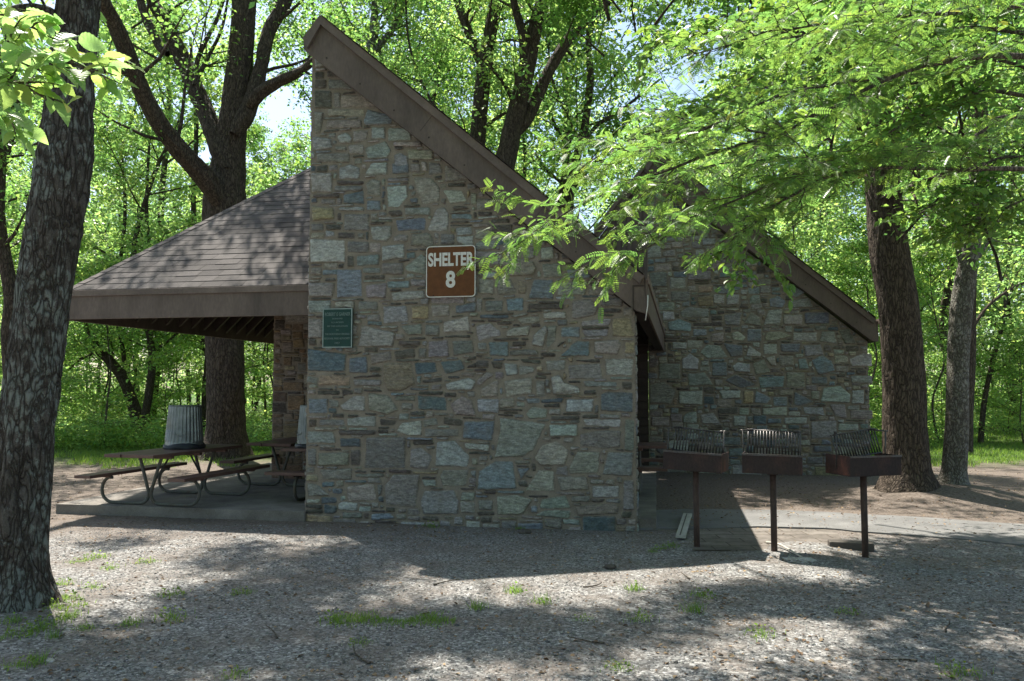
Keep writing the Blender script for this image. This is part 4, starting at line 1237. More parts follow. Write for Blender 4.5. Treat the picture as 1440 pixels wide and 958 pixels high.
# ================================================================ FOLIAGE TOOLS
LEAF_FAR = (np.array([(0, 0, 0), (.30, .42, .05), (0, 1, -.10), (-.30, .42, .05)], float), np.array([(0, 1, 2, 3)]))
def _leaf6():
    v = [(0, 0, 0), (.24, .25, .05), (.31, .50, .06), (.17, .80, .02), (0, 1.0, -.10), (-.17, .80, .02), (-.31, .50, .06), (-.24, .25, .05), (0, .5, 0)]
    f = [(0, 1, 2, 8), (8, 2, 3, 4), (8, 4, 5, 6), (0, 8, 6, 7)]
    return np.array(v, float), np.array(f)
LEAF_NEAR = _leaf6()
def _big_leaf():
    """ovate toothed blade with a folded midrib and drooping tip, on a short stalk"""
    ts = np.linspace(0, 1, 17); v = []; f = []
    for i, t in enumerate(ts):
        w = .36 * (math.sin(math.pi * min(1, t * 1.0) ** .72)) ** .9 * (1 - .18 * t) + .0
        w *= 1 + (.02 if i % 2 else -.02)
        dr = -.30 * t * t
        for s in (-1, -.5, 0, .5, 1):
            v.append((s * w, t, dr + .10 * abs(s) * w * 2 + .012 * (1 if (i % 2) else -1) * abs(s)))
    for i in range(16):
        for k in range(4): f.append((i * 5 + k, i * 5 + k + 1, (i + 1) * 5 + k + 1, (i + 1) * 5 + k))
    n = len(v)
    v += [(-.008, -.25, .02), (.008, -.25, .02), (.008, .02, 0), (-.008, .02, 0)]
    f.append((n, n + 1, n + 2, n + 3))
    return np.array(v, float), np.array(f)
LEAF_BIG = _big_leaf()
def _compound(npair=8, droop=.25):
    """feather-like leaf: a thin stalk with paired oblong leaflets, unit length"""
    v, f = [], []
    def add(vs, fs):
        o = len(v); v.extend(vs); f.extend([tuple(o + i for i in q) for q in fs])
    for i in range(npair):
        t = .14 + .86 * i / (npair - 1)
        z = -droop * t * t
        for s in (-1, 1):
            L = .24 * (1 - .35 * abs(t - .5) * 1.6); w = .040
            a = np.array((s * math.cos(.30), math.sin(.30), -.18)); b = np.array((-math.sin(.30) * s, math.cos(.30), 0))
            p = np.array((0, t, z))
            add([tuple(p), tuple(p + a * L * .35 + b * w), tuple(p + a * L * .9 + b * w * .8), tuple(p + a * L), tuple(p + a * L * .8 - b * w), tuple(p + a * L * .3 - b * w)],
                [(0, 1, 4, 5), (1, 2, 3, 4)])
    add([(-.006, 0, 0), (.006, 0, 0), (.004, .55, -droop * .3), (-.004, .55, -droop * .3), (.003, 1, -droop), (-.003, 1, -droop)], [(0, 1, 2, 3), (3, 2, 4, 5)])
    return np.array(v, float), np.array(f)
LEAF_COMP = _compound()

def leaf_orient(n, rg, out=None, tilt=.75, droop=.25):
    nrm = np.stack([rg.normal(0, tilt, n), rg.normal(0, tilt, n), np.ones(n)], 1)
    a = rg.uniform(0, 2 * np.pi, n)
    ax = np.stack([np.cos(a), np.sin(a), -np.abs(rg.normal(0, droop, n))], 1)
    if out is not None: ax = ax * .7 + out
    return frames(ax, nrm)

def tint(n, rg, warm=.18, lo=.72, hi=1.28):
    b = rg.uniform(lo, hi, n)
    y = rg.uniform(-warm, warm * 1.3, n)
    return np.stack([b * (1 + y), b * (1 + .3 * y), b * (1 - .4 * y)], 1)

def clumps(cent, rad, per, size, rg, flat=.38, tmpl=LEAF_FAR, tilt=.75, jit=.3):
    cent = np.asarray(cent, float); rad = np.broadcast_to(np.asarray(rad, float), (len(cent),))
    n = len(cent) * per
    d = rg.normal(0, 1, (n, 3)); d /= np.linalg.norm(d, axis=1)[:, None]
    r = rg.uniform(0, 1, n) ** .5
    R_ = np.repeat(rad, per)
    off = d * (r * R_)[:, None]; off[:, 2] *= flat
    off[:, 2] -= .10 * (off[:, 0] ** 2 + off[:, 1] ** 2) / np.maximum(R_, .1)
    pos = np.repeat(cent, per, 0) + off
    Mx = leaf_orient(n, rg, d * .6, tilt)
    sc = size * rg.uniform(1 - jit, 1 + jit, n)
    ct = np.repeat(tint(len(cent), rg, .12, .85, 1.15), per, 0)
    return scatter(tmpl[0], tmpl[1], pos, Mx, sc, tint(n, rg) * ct)

def limb_path(p0, d, L, rg, n=7, up=.15, wob=.10):
    p = np.array(p0, float); d = np.array(d, float); d /= np.linalg.norm(d)
    P = [p.copy()]
    for i in range(n - 1):
        d = d + rg.normal(0, wob, 3) + np.array((0, 0, up / n)); d /= np.linalg.norm(d)
        p = p + d * L / (n - 1); P.append(p.copy())
    return np.array(P)

def merge_fol(L):
    V, F, C, o = [], {}, [], 0
    for v, f, c in L:
        V.append(v); C.append(c)
        for q in f: F.setdefault(q.shape[1], []).append(q + o)
        o += len(v)
    return np.concatenate(V), [np.concatenate(x) for x in F.values()], np.concatenate(C)

def grow(seed, h, r0, z0, cr, nl, leaf, nlimb=14, lean=(0, 0), per=60, crad=(.55, .95), up=.25, shape='oval', tmpl=LEAF_FAR, flat=.36):
    """wood and crown arrays of a whole tree standing at the origin"""
    rg = np.random.default_rng(seed)
    top = np.array((lean[0] * h, lean[1] * h, h))
    ctrl = [np.array((0, 0, -.15))] + [top * t + rg.normal(0, .03 * h * t ** .5, 3) * (1, 1, 0) for t in (.2, .4, .6, .8)] + [top]
    P = catmull(ctrl, 26)
    Rr = r0 * (1 - .86 * np.linspace(0, 1, 26) ** 1.1)
    wood = [tube_np(P, Rr, 9, bark=0.0, flare=(.6, r0 * .5, 3), seed=seed)]
    cents, rads = [], []
    for i in range(nlimb):
        f = (i + rg.uniform(0, 1)) / nlimb
        t = z0 / h + (1 - z0 / h) * f * .97
        k = min(25, int(t * 25)); p = P[k]
        a = i * 2.399 + rg.uniform(-.5, .5)
        env = math.sin(math.pi * (.18 + .80 * f)) ** .7 if shape == 'oval' else (1 - .55 * f)
        L = cr * env * rg.uniform(.75, 1.15)
        el = rg.uniform(.05, .55) + .5 * f
        d = (math.cos(a) * math.cos(el), math.sin(a) * math.cos(el), math.sin(el))
        Q = limb_path(p, d, L, rg, 8, up)
        lr = max(.012, Rr[k] * .42)
        wood.append(tube_np(Q, np.linspace(lr, .008, 8), 6))
        for j in range(2, 8):
            if j >= 3 or rg.random() < .4: cents.append(Q[j] + rg.normal(0, .12, 3)); rads.append(rg.uniform(*crad))
            if j < 7:
                sd = Q[min(j + 1, 7)] - Q[j]; sd /= np.linalg.norm(sd)
                side = np.cross(sd, (0, 0, 1)) * (1 if (j % 2) else -1)
                S = limb_path(Q[j], sd * .5 + side + np.array((0, 0, rg.uniform(-.1, .3))), L * rg.uniform(.28, .5), rg, 5, up * .5)
                wood.append(tube_np(S, np.linspace(lr * .45, .006, 5), 5))
                for q in (2, 4): cents.append(S[q] + rg.normal(0, .1, 3)); rads.append(rg.uniform(*crad) * .9)
    cents = np.array(cents); rads = np.array(rads)
    per = max(8, int(nl / len(cents)))
    return merge(wood), clumps(cents, rads, per, leaf, rg, flat, tmpl)

def as_tree(name, loc, woodA, crownA, label, cat, barkm, leafm, group=None, rz=0.0, sc=1.0):
    t = empty(name, loc, rz); t.scale = (sc,) * 3
    tag(t, label, cat, group)
    link('trunk', np_mesh('trunk', woodA[0], woodA[1], barkm, smooth=True), t)
    link('crown', np_mesh('crown', crownA[0], crownA[1], leafm, crownA[2]), t)
    return t
def dup(src, loc, rz, sc, label):
    r = src.copy(); col.objects.link(r); r.location = loc; r.rotation_euler = (0, 0, rz); r.scale = sc if hasattr(sc, '__len__') else (sc,) * 3; r['label'] = label
    for ch in list(src.children):
        c = ch.copy(); col.objects.link(c); c.parent = r
    return r

# ================================================================ NAMED TREES, limb by limb
def traced(name, Y, limbs, label, seed, barkm, leafm, cat='tree', bark=.012, seg=40, extra=(), side=10, sl=(1.2, 2.4), per=46, leaf=.11, crad=(.5, .85),
           flare=None, freq=14, sidefrom=.45, tmpl=LEAF_FAR, twigs=True, shade=None, shade_per=190):
    """limbs: list of (pixel path, pixel widths, depth offset at the far end). The first one starts on the ground."""
    rg = np.random.default_rng(seed)
    g = gz(*[np.array(q) for q in W(limbs[0][0][0][0], limbs[0][0][0][1], Y)[:2]])
    org = W(limbs[0][0][0][0], limbs[0][0][0][1], Y); org[2] = float(g)
    wood, cents, rads = [], [], []
    for li, (pts, wid, dy) in enumerate(limbs):
        n = len(pts)
        L3 = []
        for i, (px, py) in enumerate(pts):
            yy = Y + (dy[0] + (dy[1] - dy[0]) * i / (n - 1) if hasattr(dy, '__len__') else dy * i / (n - 1))
            L3.append(W(px, py, yy))
        L3 = np.array(L3) - org
        if li == 0: L3[0][2] = -.12
        ln = np.linalg.norm(np.diff(L3, axis=0), axis=1).sum()
        big = wid[0] / 1103 * Y > .16
        m = max(10, int(ln / (.05 if big and bark > .006 else .16)))
        Pp = catmull(L3, m)
        Rr = np.interp(np.linspace(0, 1, m), np.linspace(0, 1, len(wid)), np.array(wid) / 2 / 1103 * Y)
        if li: Rr = Rr * np.interp(np.arange(m) / m, [0, .10], [.5, 1])
        ns = (seg * 2 if big and seg > 40 else seg) if big else 14
        wood.append(tube_np(Pp, Rr, ns, bark=bark if big else bark * .35, seed=seed + li, freq=freq, flare=flare if li == 0 else None))
        if not twigs: continue
        for k in range(side if ln > 2 else max(2, side // 2)):
            t = rg.uniform(sidefrom, 1) if li == 0 else rg.uniform(.25, 1)
            i = min(m - 2, int(t * (m - 1))); tg = Pp[i + 1] - Pp[i]; tg /= np.linalg.norm(tg) + 1e-9
            a = rg.uniform(0, 2 * np.pi)
            o1 = np.cross(tg, (.3, .2, 1)); o1 /= np.linalg.norm(o1); o2 = np.cross(tg, o1)
            d = tg * .5 + (o1 * math.cos(a) + o2 * math.sin(a)) + np.array((0, 0, .15))
            L = rg.uniform(*sl)
            Q = limb_path(Pp[i], d, L, rg, 7, .2, .14)
            rr = min(Rr[i] * .4, .045)
            wood.append(tube_np(Q, np.linspace(rr, .006, 7), 6))
            for j in (2, 3, 4, 5, 6): cents.append(Q[j] + rg.normal(0, .15, 3)); rads.append(rg.uniform(*crad))
    ctr_of_wood = None
    for (c, rad, n, *rest) in extra:
        for _ in range(n):
            d = rg.normal(0, 1, 3); d /= np.linalg.norm(d); d *= rg.uniform(0, 1) ** .4
            q = np.array(c) + d * np.array(rad) - org
            cents.append(q); rads.append(rg.uniform(*crad))
            if rg.random() < .35:      # a bough leading back towards the stem
                b0 = q + np.array([rg.normal(0, .5), rg.normal(0, .5), -rg.uniform(.4, 1.2)])
                wood.append(tube_np(limb_path(b0, q - b0, np.linalg.norm(q - b0), rg, 5, .1, .08), np.linspace(.02, .007, 5), 5))
    crown = clumps(np.array(cents), np.array(rads), per, leaf, rg, .4, tmpl) if cents else None
    if shade is not None:      # unseen leaf clumps added above the picture to cast dapples
        sh = np.array(shade) - org
        c2 = clumps(sh, rg.uniform(.35, .75, len(sh)), shade_per, .115, rg, .45)
        crown = merge_fol([crown, c2])
        for q in sh[::3]:
            b0 = q + np.array([rg.normal(0, .5), rg.normal(0, .5), -rg.uniform(.3, 1.0)])
            wood.append(tube_np(limb_path(b0, q - b0, np.linalg.norm(q - b0) * 1.2, rg, 5, .1, .08), np.linspace(.03, .008, 5), 5))
    wv, wf = merge(wood)
    t = empty(name, tuple(org)); tag(t, label, cat)
    link('trunk', np_mesh('trunk', wv, wf, barkm, smooth=True), t)
    if crown: link('crown', np_mesh('crown', crown[0], crown[1], leafm, crown[2]), t)
    return t

def shade_clumps(zones, rg, z0=0.0):
    """clump centres, high up on the sun's side of the places they keep in shade"""
    out = []
    for kx, ky, rx, ry, n, h0, h1 in zones:
        for _ in range(n):
            a = rg.uniform(0, 6.283); r = rg.uniform(0, 1) ** .5
            q = G(kx + rx * r * math.cos(a), ky + ry * r * math.sin(a), z0)
            h = rg.uniform(h0, h1)
            out.append((q[0] - .30 * h, q[1] + .44 * h, z0 + h))
    return out
rgc = np.random.default_rng(77)
BRIGHT = [(740, 822, 190, 26), (270, 756, 45, 9), (440, 760, 70, 6), (130, 790, 90, 12), (1080, 922, 190, 34), (610, 915, 70, 12), (950, 925, 110, 24), (1180, 812, 80, 12), (1310, 925, 60, 10),
          (150, 895, 34, 9), (1250, 745, 200, 9), (1270, 708, 80, 8), (560, 838, 60, 8), (1130, 870, 120, 10), (230, 850, 60, 7), (1400, 880, 60, 10), (330, 815, 50, 6)]
def keep_open(L):
    """leave the gaps through which the sun reaches the ground"""
    out = []
    for q in L:
        h = q[2]; gx_, gy_ = q[0] + .30 * h, q[1] - .44 * h
        px = 720 + gx_ / gy_ * FPX; py = 545 + EYE / gy_ * FPX
        if any(((px - a) / (rx + 18)) ** 2 + ((py - b_) / (ry + 7)) ** 2 < 1 for a, b_, rx, ry in BRIGHT): continue
        out.append(q)
    return out
SH_LEFT = keep_open(shade_clumps([(300, 880, 190, 60, 26, 11, 15), (430, 800, 130, 36, 10, 12, 15), (360, 775, 220, 26, 24, 11, 14), (180, 672, 150, 18, 12, 10, 12), (80, 930, 140, 24, 12, 11, 15), (560, 925, 140, 30, 12, 12, 15), (750, 886, 190, 8, 16, 12, 15),
                      (590, 858, 60, 14, 6, 12, 15), (900, 950, 120, 6, 6, 12, 15), (1060, 835, 130, 16, 14, 11, 14), (470, 845, 90, 26, 8, 12, 15), (1000, 875, 120, 10, 8, 12, 15)], rgc))
# more clumps added over the low roof to dapple it
for _ in range(17):
    uu, vv = rgc.uniform(-3.5, 0), rgc.uniform(.3, 2.8)
    if uu - ue < (vv - vf) * .7: continue
    q = L2W(uu, vv, ze + pit * (vv - vf)); h = rgc.uniform(7.0, 9.5)
    if q[1] + .44 * h > 14.4 and q[2] + h < 11.6: h += 1.5
    SH_LEFT.append((q[0] - .3 * h, q[1] + .44 * h, q[2] + h))
SH_RIGHT = keep_open(shade_clumps([(1340, 795, 120, 40, 40, 7.5, 10), (1390, 940, 90, 20, 10, 7.5, 10), (1240, 905, 60, 14, 4, 8, 10), (1180, 845, 60, 12, 6, 8, 10),
                       (1320, 712, 150, 14, 14, 8.5, 11), (1230, 755, 160, 10, 9, 8, 10), (1060, 690, 100, 18, 20, 10, 12), (1200, 690, 140, 20, 26, 10, 12), (1400, 690, 60, 20, 12, 10, 12)], rgc))

# big furrowed trunk at the left edge of the picture
traced('tree', 5.62, [
    ([(20, 872), (22, 780), (27, 690), (36, 600), (46, 520), (57, 440), (71, 350), (82, 290), (92, 220), (96, 165), (102, 100), (112, 0), (120, -90), (130, -260), (150, -520)],
     [86, 74, 68, 66, 63, 61, 62, 66, 68, 58, 52, 50, 46, 38, 24], 0.0),
    ([(104, 40), (70, 16), (35, 10), (-10, 20), (-80, 10), (-200, -60)], [13, 11, 10, 9, 8, 6], (0, -.3)),
    ([(116, -60), (220, -200), (380, -420)], [34, 26, 14], (0, .8)),
    ([(118, -100), (20, -300), (-150, -560)], [34, 24, 14], (0, -.4))],
    'large grey-brown tree trunk with lichened furrowed bark at the left edge', 3, M['bark_front'], M['leaf'],
    bark=.024, seg=100, flare=(.5, .13, 2.5), freq=19, side=7, sidefrom=.85, sl=(1.0, 2.0), per=26, leaf=.10,
    extra=[((-4.2, 5.2, 9.6), (2.4, 2.0, 1.5), 40)])

# the big forked tree behind the low roof
Y2 = 17.0
traced('tree', Y2, [
    ([(317, 655), (317, 600), (317, 520), (314, 440), (314, 350), (316, 285), (322, 225), (331, 150), (339, 80), (343, 0), (345, -120), (340, -320)], [54, 50, 50, 50, 50, 56, 46, 37, 34, 32, 28, 14], 0.6),
    ([(312, 292), (290, 252), (262, 222), (232, 185), (205, 140), (182, 85), (160, 30), (140, -10), (100, -90), (40, -220)], [34, 27, 24, 21, 20, 19, 17, 15, 12, 6], -3.5),
    ([(318, 240), (306, 200), (292, 165), (272, 120), (250, 70), (232, 30), (212, -5), (190, -90), (180, -220)], [30, 26, 25, 24, 23, 20, 15, 13, 6], 1.5),
    ([(330, 190), (352, 148), (366, 95), (378, 45), (402, 0), (440, -90), (470, -200)], [26, 20, 18, 17, 17, 14, 6], 1.0),
    ([(350, 150), (368, 130), (392, 115), (420, 102), (446, 82)], [17, 15, 13, 11, 7], -.5),
    ([(236, 76), (222, 62), (205, 25), (196, -10), (190, -80)], [14, 12, 10, 8, 4], .5),
    ([(282, 140), (276, 95), (288, 60), (306, 25), (320, -20)], [7, 6, 6, 5, 4], .6),
    ([(272, 120), (292, 82), (312, 40), (322, -12)], [7, 5, 4, 3], 1.2)],
    'big dark tree forking into several thick limbs behind the low shingle roof', 21, M['bark'], M['leaf'],
    bark=.03, seg=64, flare=(1.0, .22, 2.5), freq=10, side=4, sl=(1.5, 3.0), sidefrom=.8, per=34, leaf=.10,
    extra=[((-8.5, 16.5, 13.5), (4.0, 3.0, 2.0), 50)], shade=SH_LEFT)

# two dark trees rising behind the steep rake board
traced('tree', 20.5, [
    ([(672, 640), (670, 420), (670, 240), (674, 160), (683, 85), (694, 20), (700, -40), (712, -200)], [26, 25, 24, 22, 20, 19, 16, 8], 0.0),
    ([(681, 100), (664, 58), (650, 22), (636, -20), (610, -110)], [15, 13, 11, 10, 6], .6),
    ([(671, 250), (640, 190), (600, 130), (575, 60), (570, -20)], [5, 4, 4, 3, 3], 1.0),
    ([(670, 190), (700, 165), (730, 150)], [6, 5, 3], .6)],
    'slim dark trunk with a forked top behind the middle of the long rake board', 31, M['bark'], M['leaf_light'], bark=.01, seg=24, side=8, per=30, leaf=.12,
    extra=[((-.9, 20.5, 13.5), (3.4, 3.0, 2.4), 60)])
traced('tree', 19.6, [
    ([(708, 640), (706, 420), (707, 260), (716, 205), (728, 150), (742, 90), (752, 40), (768, -20), (790, -160)], [32, 31, 29, 27, 25, 23, 21, 18, 8], 0.0),
    ([(720, 195), (745, 160), (772, 100), (800, 55), (836, 15), (870, -20), (930, -110)], [20, 18, 16, 15, 13, 12, 6], 1.0),
    ([(738, 100), (735, 50), (722, 0), (716, -60)], [14, 12, 10, 6], -.6),
    ([(710, 240), (670, 205), (640, 200), (596, 215)], [8, 7, 6, 4], -.5)],
    'thicker dark crooked tree with two raised limbs behind the rake board centre', 37, M['bark'], M['leaf_light'], bark=.012, seg=24, side=8, per=30, leaf=.12,
    extra=[((1.3, 19.0, 13.2), (3.6, 3.0, 2.4), 60)])
traced('tree', 22.0, [
    ([(515, 640), (514, 300), (512, 110), (520, 68), (526, 30), (528, -20), (534, -120)], [15, 15, 14, 12, 10, 9, 4], 0.0),
    ([(516, 80), (536, 62), (555, 35), (570, 0), (590, -60)], [10, 9, 8, 7, 4], .4)],
    'thin grey Y-shaped tree above the peak end of the long roof', 41, M['bark_pale'], M['leaf_light'], bark=.006, seg=18, side=8, per=30, leaf=.12,
    extra=[((-4.2, 22.5, 13.5), (3.0, 3.0, 2.4), 40)])
traced('tree', 23.0, [
    ([(795, 640), (800, 420), (800, 300), (806, 240), (822, 180), (830, 110), (828, 60), (842, -20), (850, -140)], [13, 13, 12, 12, 11, 10, 9, 8, 4], 0.0),
    ([(812, 210), (842, 175), (880, 150), (930, 110)], [6, 5, 4, 3], .4),
    ([(806, 270), (770, 240), (752, 215)], [6, 4, 3], 0)],
    'thin winding dark trunk just left of the rear roof peak', 43, M['bark'], M['leaf_light'], bark=.006, seg=18, side=8, per=30, leaf=.12,
    extra=[((2.2, 23.0, 13.5), (3.0, 3.0, 2.6), 40)])

# right-hand trunks
traced('tree', 11.6, [
    ([(1279, 702), (1277, 660), (1274, 600), (1271, 520), (1262, 430), (1251, 350), (1243, 280), (1238, 200), (1236, 100), (1236, 0), (1240, -120), (1250, -320)], [68, 60, 57, 54, 52, 49, 47, 44, 41, 36, 28, 14], 0.3),
    ([(1238, 230), (1300, 150), (1380, 90), (1470, 40), (1560, 0)], [20, 16, 13, 9, 5], -1.6),
    ([(1238, 150), (1180, 90), (1110, 40), (1020, -30)], [18, 15, 11, 6], -1.8),
    ([(1238, 280), (1290, 262), (1350, 240), (1440, 238)], [12, 10, 8, 5], -1.5)],
    'thick straight brown trunk with ridged bark right of the rear gable', 51, M['bark'], M['leaf'],
    bark=.014, seg=70, flare=(.5, .15, 2.5), freq=12, side=9, sidefrom=.55, sl=(1.0, 2.0), per=34, leaf=.095, crad=(.35, .6),
    extra=[((6.0, 10.5, 5.7), (2.3, 1.8, 1.0), 90), ((4.3, 10.4, 6.0), (1.8, 1.4, .8), 30), ((5.2, 10.6, 8.6), (3.4, 2.4, 1.4), 46), ((6.2, 9.6, 4.3), (1.2, 1.2, .5), 9)], shade=SH_RIGHT)
traced('tree', 11.8, [
    ([(1342, 702), (1343, 660), (1346, 600), (1347, 520), (1351, 440), (1358, 390), (1365, 350), (1370, 310), (1374, 250), (1380, 160), (1388, 60), (1392, -60), (1396, -200)], [38, 31, 28, 27, 27, 26, 23, 21, 19, 17, 15, 12, 6], 0.0),
    ([(1358, 385), (1350, 350), (1345, 320), (1336, 280), (1330, 220), (1320, 120)], [14, 12, 10, 8, 6, 4], .8),
    ([(1362, 390), (1376, 360), (1392, 335), (1405, 310)], [9, 8, 6, 3], .3)],
    'slender mottled grey trunk forking upward right of the thick trunk', 57, M['bark_pale'], M['leaf'],
    bark=.006, seg=48, flare=(.35, .10, 2.5), freq=10, side=6, sidefrom=.6, sl=(.8, 1.6), per=30, leaf=.09, crad=(.35, .6),
    extra=[((7.6, 11.5, 5.6), (1.6, 1.6, .9), 22)])
traced('tree', 19.0, [
    ([(1357, 652), (1358, 560), (1362, 480), (1364, 400), (1366, 300), (1368, 150), (1372, 0), (1380, -150)], [21, 20, 18, 16, 14, 12, 10, 5], 0.0),
    ([(1362, 470), (1390, 430), (1425, 405), (1460, 390)], [5, 4, 4, 2], .6)],
    'shaded dark trunk half hidden behind the slender grey trunk', 61, M['bark'], M['leaf_light'], bark=.008, seg=18, side=9, per=34, leaf=.11,
    extra=[((11.5, 19, 9.5), (2.6, 2.4, 2.0), 30)])
traced('tree', 23.0, [
    ([(1378, 628), (1385, 560), (1398, 500), (1412, 440), (1420, 330), (1428, 200)], [8, 7, 6, 5, 4, 2], 0.0)],
    'very thin young tree by the bright grass at the right edge', 63, M['bark'], M['leaf_light'], bark=.004, seg=12, side=9, sl=(.8, 1.6), sidefrom=.25, per=40, leaf=.10)
# woods on the left, seen under the eave
traced('tree', 24.0, [
    ([(202, 617), (194, 590), (184, 560), (170, 528), (152, 505), (138, 492), (130, 475), (112, 440), (80, 380)], [19, 17, 15, 14, 13, 10, 9, 7, 4], 0.0),
    ([(176, 536), (174, 500), (170, 475), (166, 440), (168, 380), (176, 300), (172, 220)], [7, 6, 6, 6, 5, 5, 3], .5),
    ([(134, 490), (126, 500), (112, 505), (98, 520)], [4, 3, 3, 2], 0)],
    'leaning dark tree under the left eave, bent over to the left', 71, M['bark'], M['leaf'], bark=.006, seg=18, side=9, sl=(1.0, 2.2), sidefrom=.35, per=60, leaf=.10)
traced('tree', 23.5, [
    ([(206, 617), (206, 580), (209, 545), (214, 510), (211, 478), (210, 440), (214, 380), (206, 300), (210, 200)], [8, 8, 8, 7, 7, 6, 6, 5, 3], 0.0)],
    'thin upright dark tree just right of the leaning tree under the eave', 73, M['bark'], M['leaf'], bark=.005, seg=16, side=12, sl=(1.0, 2.2), sidefrom=.35, per=60, leaf=.10)
traced('tree', 15.0, [
    ([(24, 665), (18, 560), (14, 470), (16, 420), (6, 360), (-2, 300), (2, 220), (4, 150), (-4, 60)], [26, 22, 20, 20, 18, 16, 13, 11, 7], 0.0)],
    'crooked dark trunk partly hidden behind the large trunk at the left edge', 77, M['bark'], M['leaf'], bark=.006, seg=20, side=12, sl=(1.0, 2.0), sidefrom=.5, per=50, leaf=.10)
traced('tree', 27.0, [
    ([(290, 612), (288, 560), (292, 500), (283, 470), (286, 400), (272, 300), (276, 180), (268, 60)], [9, 9, 8, 8, 7, 7, 6, 4], 0.0)],
    'thin crooked tree left of the big forked tree\'s trunk', 79, M['bark'], M['leaf_light'], bark=.005, seg=14, side=12, sl=(1.2, 2.4), sidefrom=.3, per=50, leaf=.11)

# ================================================================ THE WOODS BEHIND
protos = []
specs = [(101, 17, .17, 4.5, 4.2, 15000, .14), (102, 15, .14, 3.0, 3.8, 14000, .14), (103, 19, .2, 6.0, 4.8, 16000, .15), (104, 13, .11, 2.2, 3.4, 12000, .13), (105, 16, .15, 3.6, 4.4, 15000, .14)]
for s in specs: protos.append((grow(s[0], s[1], s[2], s[3], s[4], s[5], s[6], nlimb=17, crad=(.5, .9)), s))
srcs = [None] * 5
rg = np.random.default_rng(5)
spots = []
tries = 0
def wood_label(x, y):
    side = 'left of' if x < -.28 * y else ('right of' if x > .36 * y else 'behind')
    return side
while len(spots) < 62 and tries < 4000:
    tries += 1
    y = rg.uniform(22.5, 56); x = rg.uniform(-.78, .80) * y
    md = 3.1 if y < 34 else 3.6
    if all((x - a) ** 2 + (y - b_) ** 2 > md * md for a, b_ in spots): spots.append((x, y))
spots.sort(key=lambda q: q[1])
for i, (x, y) in enumerate(spots):
    k = i % 5
    depth = 'near' if y < 33 else ('middle' if y < 44 else 'deep')
    side = wood_label(x, y)
    lab = {'near': 'full-leaved tree at the front edge of woods %s the shelter', 'middle': 'leafy tree further inside the woods %s the shelter', 'deep': 'pale green tree deep in the woods %s the shelter'}[depth] % side
    grp = 'woodland trees %s the shelter, %s' % (side, {'near': 'front edge', 'middle': 'further in', 'deep': 'deep'}[depth])
    z = float(gz(x, y)) - .03
    s_ = rg.uniform(.85, 1.25)
    sc = (s_, s_, s_ * rg.uniform(.9, 1.15))
    if srcs[k] is None:
        (wd, cr), sp_ = protos[k]
        srcs[k] = as_tree('woodland_tree', (x, y, z), wd, cr, lab, 'tree', M['bark'], M['leaf_light' if k % 2 else 'leaf'], grp)
        srcs[k].scale = sc
    else:
        d = dup(srcs[k], (x, y, z), rg.uniform(0, 6.28), sc, lab); d['group'] = grp
for i, (x, y) in enumerate([(-13, -9), (-7.5, -13), (-1.5, -10.5), (4.5, -13.5), (10, -9), (15, -3), (-17, -3), (-4, -19), (8, -20), (1.5, -17), (-12, -18), (14, -15), (-15, 5), (15.5, 5)]):  # unseen trees added behind the camera to cut sky light on the wall
    k = [0, 2, 4][i % 3]
    d = dup(srcs[k], (x, y, -.03), rg.uniform(0, 6.28), 1.15, 'tall leafy tree outside the picture around the near side of the lot'); d['group'] = 'trees around the near side of the lot'
# understory saplings and shrubs
under = []
for s in ((201, 5.5, .035, .7, 1.7, 4200, .11, 12), (202, 4.2, .03, .4, 1.5, 3600, .10, 11), (203, 2.6, .02, .15, 1.2, 3000, .09, 10), (204, 7.0, .05, 1.2, 2.2, 5200, .11, 14)):
    under.append(grow(s[0], s[1], s[2], s[3], s[4], s[5], s[6], nlimb=s[7], crad=(.28, .5), flat=.3))
usrc = [None] * 4
uspots = []
tries = 0
while len(uspots) < 110 and tries < 6000:
    tries += 1
    y = rg.uniform(20.5, 42); x = rg.uniform(-.76, .78) * y
    if y < 23.5 and -9 < x < -3: continue
    if y < 22.5 and x > 8: continue
    if -7 < x < 7.5 and y < 26: continue
    if all((x - a) ** 2 + (y - b_) ** 2 > 1.9 ** 2 for a, b_ in uspots): uspots.append((x, y))
for i, (x, y) in enumerate(uspots):
    k = [0, 1, 3, 2, 0, 3][i % 6]
    side = wood_label(x, y)
    tall = k in (0, 3)
    nm = 'sapling' if tall else 'shrub'
    lab = ('thin layered sapling in the understory %s the shelter' if tall else 'low leafy shrub in the understory %s the shelter') % side
    grp = '%ss in the woods %s the shelter' % (nm, side)
    z = float(gz(x, y)) - .02; s_ = rg.uniform(.8, 1.3)
    if usrc[k] is None:
        usrc[k] = as_tree(nm, (x, y, z), under[k][0], under[k][1], lab, nm, M['twig'], M['leaf_light'], grp); usrc[k].scale = (s_,) * 3
    else:
        d = dup(usrc[k], (x, y, z), rg.uniform(0, 6.28), s_, lab); d['group'] = grp
# far wood, one mass
rg = np.random.default_rng(9)
n = 2100
cx = rg.uniform(-62, 66, n); cyy = rg.uniform(57, 78, n); cz = 30 * rg.uniform(0.0, 1, n) ** 1.5 + .3
dens = fbm(np.stack([cx * .12, cyy * .05, cz * .16], 1), 2, 3)
keep = dens > -.34 + .014 * cz
cc = np.stack([cx, cyy, cz], 1)[keep]
fv, ff, fc = clumps(cc, rg.uniform(1.2, 2.4, len(cc)), 80, .34, rg, .6)
tag(link('distant_woods', np_mesh('distant_woods', fv, ff, M['leaf_light'], fc)), 'hazy mass of far woodland foliage beyond the nearer trees', 'woods', kind='stuff')
